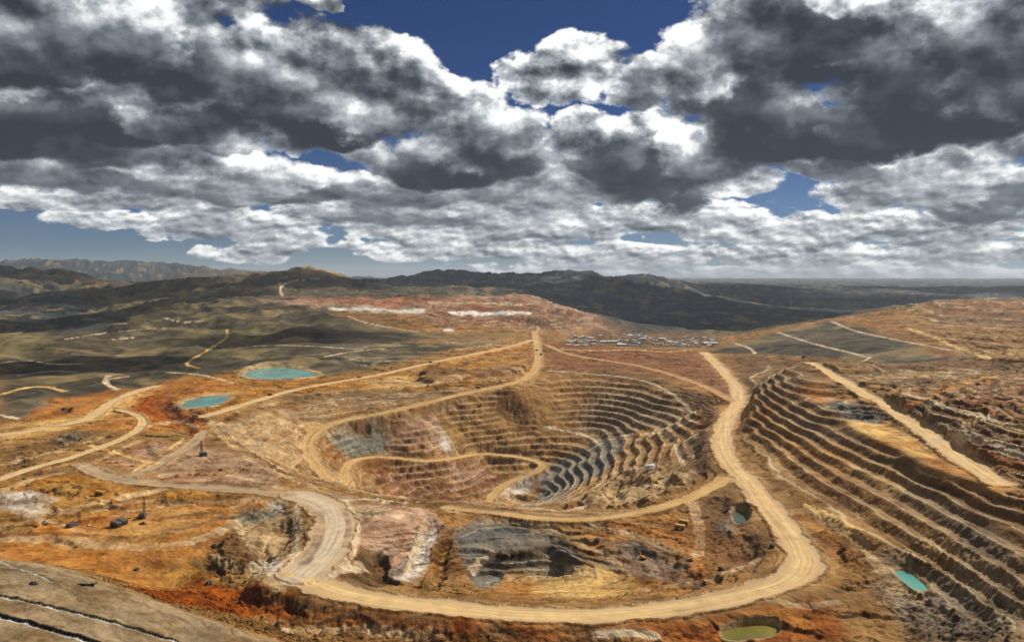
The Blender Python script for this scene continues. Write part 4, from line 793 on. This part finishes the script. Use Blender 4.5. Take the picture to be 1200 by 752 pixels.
#THINGS
# ------------------------------------------------------------------ machines and buildings
def flat(name, c, rough=.6, metal=0.0, dirt=.45):
    m, t = mat(name); b = t.n('ShaderNodeBsdfPrincipled'); pos = t.n('ShaderNodeTexCoord').outputs['Object']
    n = t.noise(pos, .9, 5, .65); t.set(b.inputs['Base Color'], t.mix(t.mr(n, .42, .7, 0, dirt), c, (.24, .16, .09, 1)))
    b.inputs['Roughness'].default_value = rough; b.inputs['Metallic'].default_value = metal
    o = t.n('ShaderNodeOutputMaterial'); t.set(o.inputs[0], b.outputs[0]); return m
K = {'yellow': flat('machine_paint', (.42, .22, .03, 1)), 'steel': flat('dark_steel', (.05, .045, .04, 1)), 'tyre': flat('tyre_rubber', (.018, .017, .016, 1), .85), 'glass': flat('cab_glass', (.02, .025, .03, 1), .15, 0, .15),
     'white': flat('white_paint', (.7, .7, .68, 1)), 'orange': flat('orange_paint', (.5, .18, .03, 1)), 'roofw': flat('white_sheet_roof', (.74, .73, .70, 1), .5, 0, .15), 'roofb': flat('blue_grey_roof', (.26, .31, .34, 1), .5, 0, .2), 'roofr': flat('rust_roof', (.26, .12, .07, 1), .7), 'wall': flat('pale_wall', (.50, .47, .41, 1), .8, 0, .3), 'lime': flat('lime_rock', (.75, .72, .66, 1), .9, 0, .15), 'rock': flat('dark_rock', (.03, .027, .024, 1), .9), 'liner': flat('black_liner', (.012, .012, .013, 1), .5, 0, .15)}
def box(bm, c, s, taper=(1, 1), rot=None, bevel=.0):
    r = bmesh.ops.create_cube(bm, size=1.0); vs = r['verts']
    for v in vs:
        k = taper if v.co.z > 0 else (1, 1)
        v.co = Vector((v.co.x * s[0] * k[0], v.co.y * s[1] * k[1], v.co.z * s[2]))
        if rot: v.co = rot @ v.co
        v.co += Vector(c)
    return vs
def prism(bm, prof, x0, x1):        # side profile (y, z) extruded across x
    a = [bm.verts.new((x0, y, z)) for y, z in prof]; b = [bm.verts.new((x1, y, z)) for y, z in prof]; n_ = len(prof)
    bm.faces.new(a[::-1]); bm.faces.new(b)
    for i in range(n_): bm.faces.new((a[i], a[(i + 1) % n_], b[(i + 1) % n_], b[i]))
    bmesh.ops.recalc_face_normals(bm, faces=bm.faces)
def cyl(bm, c, r, w, seg=18, axis='X', r2=None):
    q = bmesh.ops.create_cone(bm, cap_ends=True, segments=seg, radius1=r, radius2=r if r2 is None else r2, depth=w)
    M = {'X': Matrix.Rotation(math.pi / 2, 3, 'Y'), 'Y': Matrix.Rotation(math.pi / 2, 3, 'X'), 'Z': Matrix.Identity(3)}[axis]
    for v in q['verts']: v.co = M @ v.co + Vector(c)
def bar(bm, a, b, w):
    a, b = Vector(a), Vector(b); d = b - a; box(bm, (a + b) / 2, (w, w, d.length), rot=d.to_track_quat('Z', 'Y').to_matrix())
def obj(name, bm, m, parent=None):
    bmesh.ops.bevel(bm, geom=[e for e in bm.edges if len(e.link_faces) == 2 and e.calc_face_angle(0) > .6], offset=.06, segments=1, affect='EDGES', clamp_overlap=True) if len(bm.verts) < 400 else None
    me = bpy.data.meshes.new(name); bm.to_mesh(me); bm.free(); me.materials.append(m)
    o = bpy.data.objects.new(name, me); col.objects.link(o)
    if parent: o.parent = parent
    return o
def thing(name, cat):
    o = bpy.data.objects.new(name, None); o.empty_display_size = .5; col.objects.link(o); o['category'] = cat; return o
def make(fn, name, m, parent):
    bm = bmesh.new(); fn(bm); return obj(name, bm, m, parent)
def wheel(parent, x, y, r, w):
    o = make(lambda b: cyl(b, (x, y, r), r, w, 20), 'wheel', K['tyre'], parent); make(lambda b: cyl(b, (x + (.02 if x > 0 else -.02), y, r), r * .5, w + .12, 12), 'rim', K['yellow'], o)
def haul_truck():
    t = thing('haul_truck', 'haul truck')
    make(lambda b: (box(b, (0, 0, 2.2), (2.6, 11.2, 1.0)), box(b, (0, 4.6, 2.9), (5.6, 2.6, 1.6)), box(b, (0, 5.75, 2.0), (6.2, .5, 1.0))), 'chassis', K['yellow'], t)
    make(lambda b: prism(b, [(-6.2, 4.6), (-5.2, 3.2), (1.6, 3.3), (2.8, 5.9), (6.0, 6.2), (6.0, 6.5), (2.4, 6.4), (1.2, 6.3), (-5.9, 5.6)], -3.3, 3.3), 'dump_bed', K['yellow'], t)
    c = make(lambda b: box(b, (-1.5, 4.3, 4.75), (2.1, 2.2, 2.1), (.92, .9)), 'cab', K['yellow'], t); make(lambda b: box(b, (-1.5, 5.37, 5.0), (1.7, .12, 1.0)), 'window', K['glass'], c)
    [make(lambda b: box(b, (x, 5.98, 3.2), (.5, .1, .35)), 'headlight', K['white'], t) for x in (-2.3, 2.3)]
    make(lambda b: [bar(b, (x, 5.6, 3.7), (x, 5.6, 4.8), .1) for x in (-.2, .9, 1.9, 2.7)] + [bar(b, (-.2, 5.6, 4.8), (2.7, 5.6, 4.8), .1)], 'railing', K['steel'], t)
    for x in (-2.75, 2.75): wheel(t, x, 3.6, 1.75, 1.3)
    for x in (-2.1, 2.1): wheel(t, x, -3.4, 1.75, 2.4)
    return t
def tracks(t, L, w, gap, h):
    for s_ in (-1, 1): make(lambda b: prism(b, [(-L / 2 + h * .3, 0), (L / 2 - h * .3, 0), (L / 2, h * .45), (L / 2 - h * .2, h), (-L / 2 + h * .2, h), (-L / 2, h * .45)], s_ * gap - w / 2, s_ * gap + w / 2), 'crawler_track', K['steel'], t)
def drill_rig():
    t = thing('drill_rig', 'drill rig'); tracks(t, 7.5, 1.2, 2.2, 1.6)
    make(lambda b: (box(b, (0, 0, 2.3), (5.6, 13, .8)), box(b, (0, -2.8, 4.0), (4.6, 6.4, 2.6)), box(b, (1.2, -3.2, 5.6), (1.2, 2.4, .9))), 'deck', K['steel'], t)
    c = make(lambda b: box(b, (-1.5, 3.6, 4.0), (2.4, 2.4, 2.6), (.95, .9)), 'cab', K['yellow'], t); make(lambda b: box(b, (-1.5, 4.78, 4.3), (1.9, .12, 1.3)), 'window', K['glass'], c)
    def mast(b):
        for x, y in ((-.7, 4.3), (.7, 4.3), (-.7, 5.7), (.7, 5.7)): bar(b, (x + .6, y + 1.2, 1.6), (x + .6, y + 1.2, 19.5), .28)
        for k in range(9):
            z0 = 2 + k * 1.95
            bar(b, (-.1, 5.5, z0), (1.3, 5.5, z0 + 1.9), .16); bar(b, (-.1, 6.9, z0), (1.3, 6.9, z0 + 1.9), .16); bar(b, (-.1, 5.5, z0), (-.1, 6.9, z0 + 1.9), .16); bar(b, (1.3, 5.5, z0), (1.3, 6.9, z0 + 1.9), .16)
        box(b, (.6, 6.2, 19.6), (2.0, 2.0, .7)); box(b, (.6, 6.2, 12.5), (1.2, 1.2, 1.5))
    make(mast, 'mast', K['steel'], t); make(lambda b: cyl(b, (.6, 6.2, 6.0), .22, 11, 10, 'Z'), 'drill_pipe', K['steel'], t)
    for x, y in ((-2.6, 5.8), (2.6, 5.8), (-2.6, -5.8), (2.6, -5.8)): make(lambda b: (cyl(b, (x, y, 1.2), .25, 2.2, 10, 'Z'), cyl(b, (x, y, .12), .6, .24, 12, 'Z')), 'levelling_jack', K['steel'], t)
    make(lambda b: [bar(b, (-.2, -5, 4.6), (.6, 5.4, 13.0), .3)], 'brace', K['steel'], t)
    return t
def bulldozer():
    t = thing('bulldozer', 'bulldozer'); tracks(t, 6.2, 1.0, 1.7, 1.5)
    make(lambda b: (box(b, (0, .9, 2.1), (2.1, 3.9, 1.5), (.9, .95)), box(b, (0, -1.9, 1.9), (2.3, 2.2, 1.2))), 'body', K['yellow'], t)
    c = make(lambda b: box(b, (0, -1.3, 3.4), (2.0, 2.0, 1.8), (.9, .85)), 'cab', K['yellow'], t); make(lambda b: box(b, (0, -.32, 3.5), (1.6, .12, 1.0)), 'window', K['glass'], c)
    make(lambda b: prism(b, [(3.9, .1), (4.3, .1), (4.0, 1.0), (4.3, 1.9), (4.0, 1.95), (3.65, 1.0)], -2.6, 2.6), 'blade', K['steel'], t)
    [make(lambda b: bar(b, (x, .5, .9), (x, 3.9, .7), .3), 'push_arm', K['yellow'], t) for x in (-2.35, 2.35)]
    make(lambda b: cyl(b, (.5, 1.8, 3.2), .13, .9, 8, 'Z'), 'exhaust', K['steel'], t); make(lambda b: (bar(b, (0, -2.8, 1.8), (0, -4.3, 1.2), .4), bar(b, (0, -4.3, 1.3), (0, -4.5, .2), .35)), 'ripper', K['steel'], t)
    return t
def pickup_truck():
    t = thing('pickup_truck', 'pickup truck')
    make(lambda b: prism(b, [(-2.6, .5), (2.6, .5), (2.65, .95), (1.2, 1.1), (.5, 1.75), (-.8, 1.75), (-1.0, 1.1), (-2.6, 1.1)], -.92, .92), 'body', K['white'], t)
    make(lambda b: (box(b, (0, .87, 1.42), (1.6, .5, .45), rot=Matrix.Rotation(-.75, 3, 'X')), box(b, (0, -.15, 1.42), (1.88, .9, .36))), 'window', K['glass'], t)
    for x in (-.85, .85):
        for y in (-1.6, 1.7): wheel(t, x, y, .42, .3)
    return t
def excavator():
    t = thing('excavator', 'excavator'); tracks(t, 6.4, 1.0, 2.0, 1.4)
    make(lambda b: (cyl(b, (0, 0, 1.5), 1.4, .4, 20, 'Z'), box(b, (0, -1.0, 2.7), (4.0, 5.6, 2.0), (.95, .95)), box(b, (0, -3.9, 2.5), (3.8, .8, 1.4))), 'house', K['orange'], t)
    c = make(lambda b: box(b, (-1.35, 2.0, 3.3), (1.3, 2.0, 2.6), (.95, .85)), 'cab', K['orange'], t); make(lambda b: box(b, (-1.35, 2.95, 3.6), (1.0, .14, 1.5)), 'window', K['glass'], c)
    make(lambda b: (bar(b, (.5, 1.2, 2.6), (.5, 5.2, 7.2), .8), bar(b, (.5, 5.2, 7.2), (.5, 8.4, 6.6), .7)), 'boom', K['orange'], t)
    make(lambda b: bar(b, (.5, 8.5, 7.2), (.5, 9.6, 2.4), .55), 'arm', K['orange'], t)
    make(lambda b: prism(b, [(8.9, 2.4), (9.9, 2.5), (10.2, 1.3), (9.5, .5), (8.6, .9), (8.8, 1.3), (9.4, 1.4)], -.4, 1.4), 'bucket', K['steel'], t)
    [make(lambda b: bar(b, *q), 'hydraulic_ram', K['steel'], t) for q in (((.5, 1.8, 2.4), (.5, 4.8, 5.6), .22), ((.5, 5.4, 7.9), (.5, 8.5, 7.7), .2))]
    return t
def copy_tree(o, parent=None):
    c = o.copy(); col.objects.link(c); c.parent = parent
    for ch in list(o.children): copy_tree(ch, c)
    return c
MAKERS = {'haul_truck': haul_truck, 'drill_rig': drill_rig, 'bulldozer': bulldozer, 'pickup_truck': pickup_truck, 'excavator': excavator}
GROUPS = {'haul_truck': 'haul trucks about the mine', 'drill_rig': 'blast hole drill rigs', 'bulldozer': 'bulldozers about the mine', 'pickup_truck': 'pickup trucks about the mine', 'excavator': 'excavators near the front road'}
proto = {}
for kd, u, v, yaw, lab in SPOTS:
    if kd not in proto: o = proto[kd] = MAKERS[kd]()
    else: o = copy_tree(proto[kd])
    x, y, z = hit(u, v, Z); o.location = (x, y, ground(x, y, Z) - .05); o.rotation_euler = (0, 0, math.radians(yaw)); o['label'] = lab; o['group'] = GROUPS[kd]
    if lab.startswith('dark haul'):
        o.scale = (1.15, 1.15, 1.1)
        for ch in o.children_recursive:
            if ch.material_slots and ch.material_slots[0].material is K['yellow']: ch.material_slots[0].link = 'OBJECT'; ch.material_slots[0].material = K['steel']
    if kd == 'drill_rig': o.scale = (1.45, 1.45, 1.2)
    if 'shorter mast' in lab: o.scale = (1.35, 1.35, .8)
# --- the camp beyond the pit
def house(L, Wd, Hh, roof, gable):
    t = thing('camp_building', 'building')
    w_ = make(lambda b: box(b, (0, 0, Hh / 2), (L, Wd, Hh)), 'wall', K['wall'], t)
    if gable: make(lambda b: prism(b, [(-Wd / 2 - .5, Hh), (Wd / 2 + .5, Hh), (Wd / 2 + .5, Hh + .25), (0, Hh + Wd * .2), (-Wd / 2 - .5, Hh + .25)], -L / 2 - .5, L / 2 + .5), 'roof', K[roof], t)
    else: make(lambda b: prism(b, [(-Wd / 2 - .4, Hh + .02), (Wd / 2 + .4, Hh + .02), (Wd / 2 + .4, Hh + .3), (-Wd / 2 - .4, Hh + 1.1)], -L / 2 - .4, L / 2 + .4), 'roof', K[roof], t)
    return t
HK = [(22, 10, 5, 'roofw', True, 'long white roofed shed in the camp beyond the pit'), (12, 8, 4.5, 'roofw', False, 'small white roofed house in the camp beyond the pit'), (18, 10, 5, 'roofb', True, 'blue grey roofed building in the camp beyond the pit'), (13, 9, 4.5, 'roofr', True, 'rust roofed hut in the camp beyond the pit'), (34, 15, 8, 'roofw', True, 'large white roofed hall in the camp beyond the pit')]
hp = {}
hr = random.Random(3)
for i, (u, v) in enumerate(CAMPS):
    k_ = hr.choices(range(5), (5, 8, 4, 3, 1.2))[0]; x, y, z = hit(u, v, Z)
    if not 3300 < y < 6500: continue
    if k_ not in hp: o = hp[k_] = house(*HK[k_][:5])
    else: o = copy_tree(hp[k_])
    o.scale = (.95, .95, 1)
    o.location = (x, y, min(ground(x + a_, y + b_, Z) for a_ in (-8, 8) for b_ in (-6, 6)) - .3); o.rotation_euler = (0, 0, math.radians(hr.choice((8, 8, 98, 20)) + hr.uniform(-6, 6))); o['label'] = HK[k_][5]; o['group'] = HK[k_][5].replace('in the camp', 'of the camp')
# --- loose things: a lime heap, black liner scraps on the leach pad, boulders, a marker pole, the small booth on the rim
def lump(name, cat, label, u, v, r, m, sq=(1, 1, .6), seed=0, group=None):
    from mathutils import noise as mn
    bm = bmesh.new(); bmesh.ops.create_icosphere(bm, subdivisions=4, radius=1.0)
    for q in bm.verts:
        f = 1 + .35 * mn.fractal(q.co * 1.3 + Vector((seed * 3.7, 1, 2)), 1.0, 2.0, 5); q.co = Vector((q.co.x * f * r * sq[0], q.co.y * f * r * sq[1], q.co.z * f * r * sq[2]))
    o = obj(name, bm, m); x, y, z = hit(u, v, Z); o.location = (x, y, ground(x, y, Z) + r * sq[2] * .35); o['category'] = cat; o['label'] = label
    if group: o['group'] = group
    return o
lump('stockpile', 'stockpile', 'small white heap of rock on the benches left of the haul road', 762, 549, 8.5, K['lime'], (1, 1, .8), 1)
lump('liner_scrap', 'scrap', 'oval black scrap of liner lying on the beige leach pad', 39, 684, 3.0, K['liner'], (1.2, 1.0, .5), 2)
for sd, (u, v, r, lab) in enumerate([(75, 480, 5, 'dark boulder on the red ground left of the yellow road'), (160, 668, 2.6, 'dark boulder on the rust slope above the leach pad'), (252, 640, 3.2, 'dark boulder beside the pale bowl'), (245, 684, 3.4, 'dark boulder on the red ground below the pale bowl'), (700, 633, 3.4, 'dark boulder on the grey rock right of the small pit'), (845, 668, 3.4, 'dark boulder near the front bend of the haul road'), (905, 640, 3, 'dark boulder just right of the haul road bend')]): lump('boulder', 'boulder', lab, u, v, r, K['rock'], (1, 1.1, .8), sd + 5, 'dark boulders about the mine')
t = thing('drain_pipe', 'pipe'); x, y, z = hit(98, 686, Z); t.location = (x, y, ground(x, y, Z) + .4); t['label'] = 'bent black pipe at the edge of the leach pad'
make(lambda b: (cyl(b, (0, 0, .5), .9, 13, 14), cyl(b, (7.6, 2.6, .6), .9, 6, 14, 'Y')), 'pipe_run', K['liner'], t); make(lambda b: cyl(b, (6.9, .2, .6), 1.15, 2.0, 14), 'elbow', K['liner'], t)
t = thing('guard_booth', 'booth'); x, y, z = hit(942, 419, Z); t.location = (x, y, ground(x, y, Z)); t['label'] = 'small dark booth on the rim at the top of the right haul road'
w_ = make(lambda b: box(b, (0, 0, 3), (11, 8, 6.2)), 'wall', K['steel'], t); make(lambda b: box(b, (0, 0, 6.4), (12.4, 9.4, .5)), 'roof', K['roofr'], t); make(lambda b: box(b, (2, -4.05, 1.2), (1.4, .16, 2.4)), 'door', K['white'], t); make(lambda b: box(b, (-2, -4.05, 3.6), (3, .16, 1.4)), 'window', K['glass'], t)
t = thing('marker_pole', 'pole'); x, y, z = hit(381, 742, Z); t.location = (x, y, ground(x, y, Z) - .2); t['label'] = 'thin dark marker pole on the slope below the front road'
make(lambda b: cyl(b, (0, 0, 3.2), .16, 6.6, 10, 'Z'), 'post', K['steel'], t); make(lambda b: cyl(b, (0, 0, .25), .5, .5, 12, 'Z'), 'footing', K['lime'], t); make(lambda b: box(b, (0, 0, 6.3), (.7, .12, .5)), 'plate', K['steel'], t)
#END
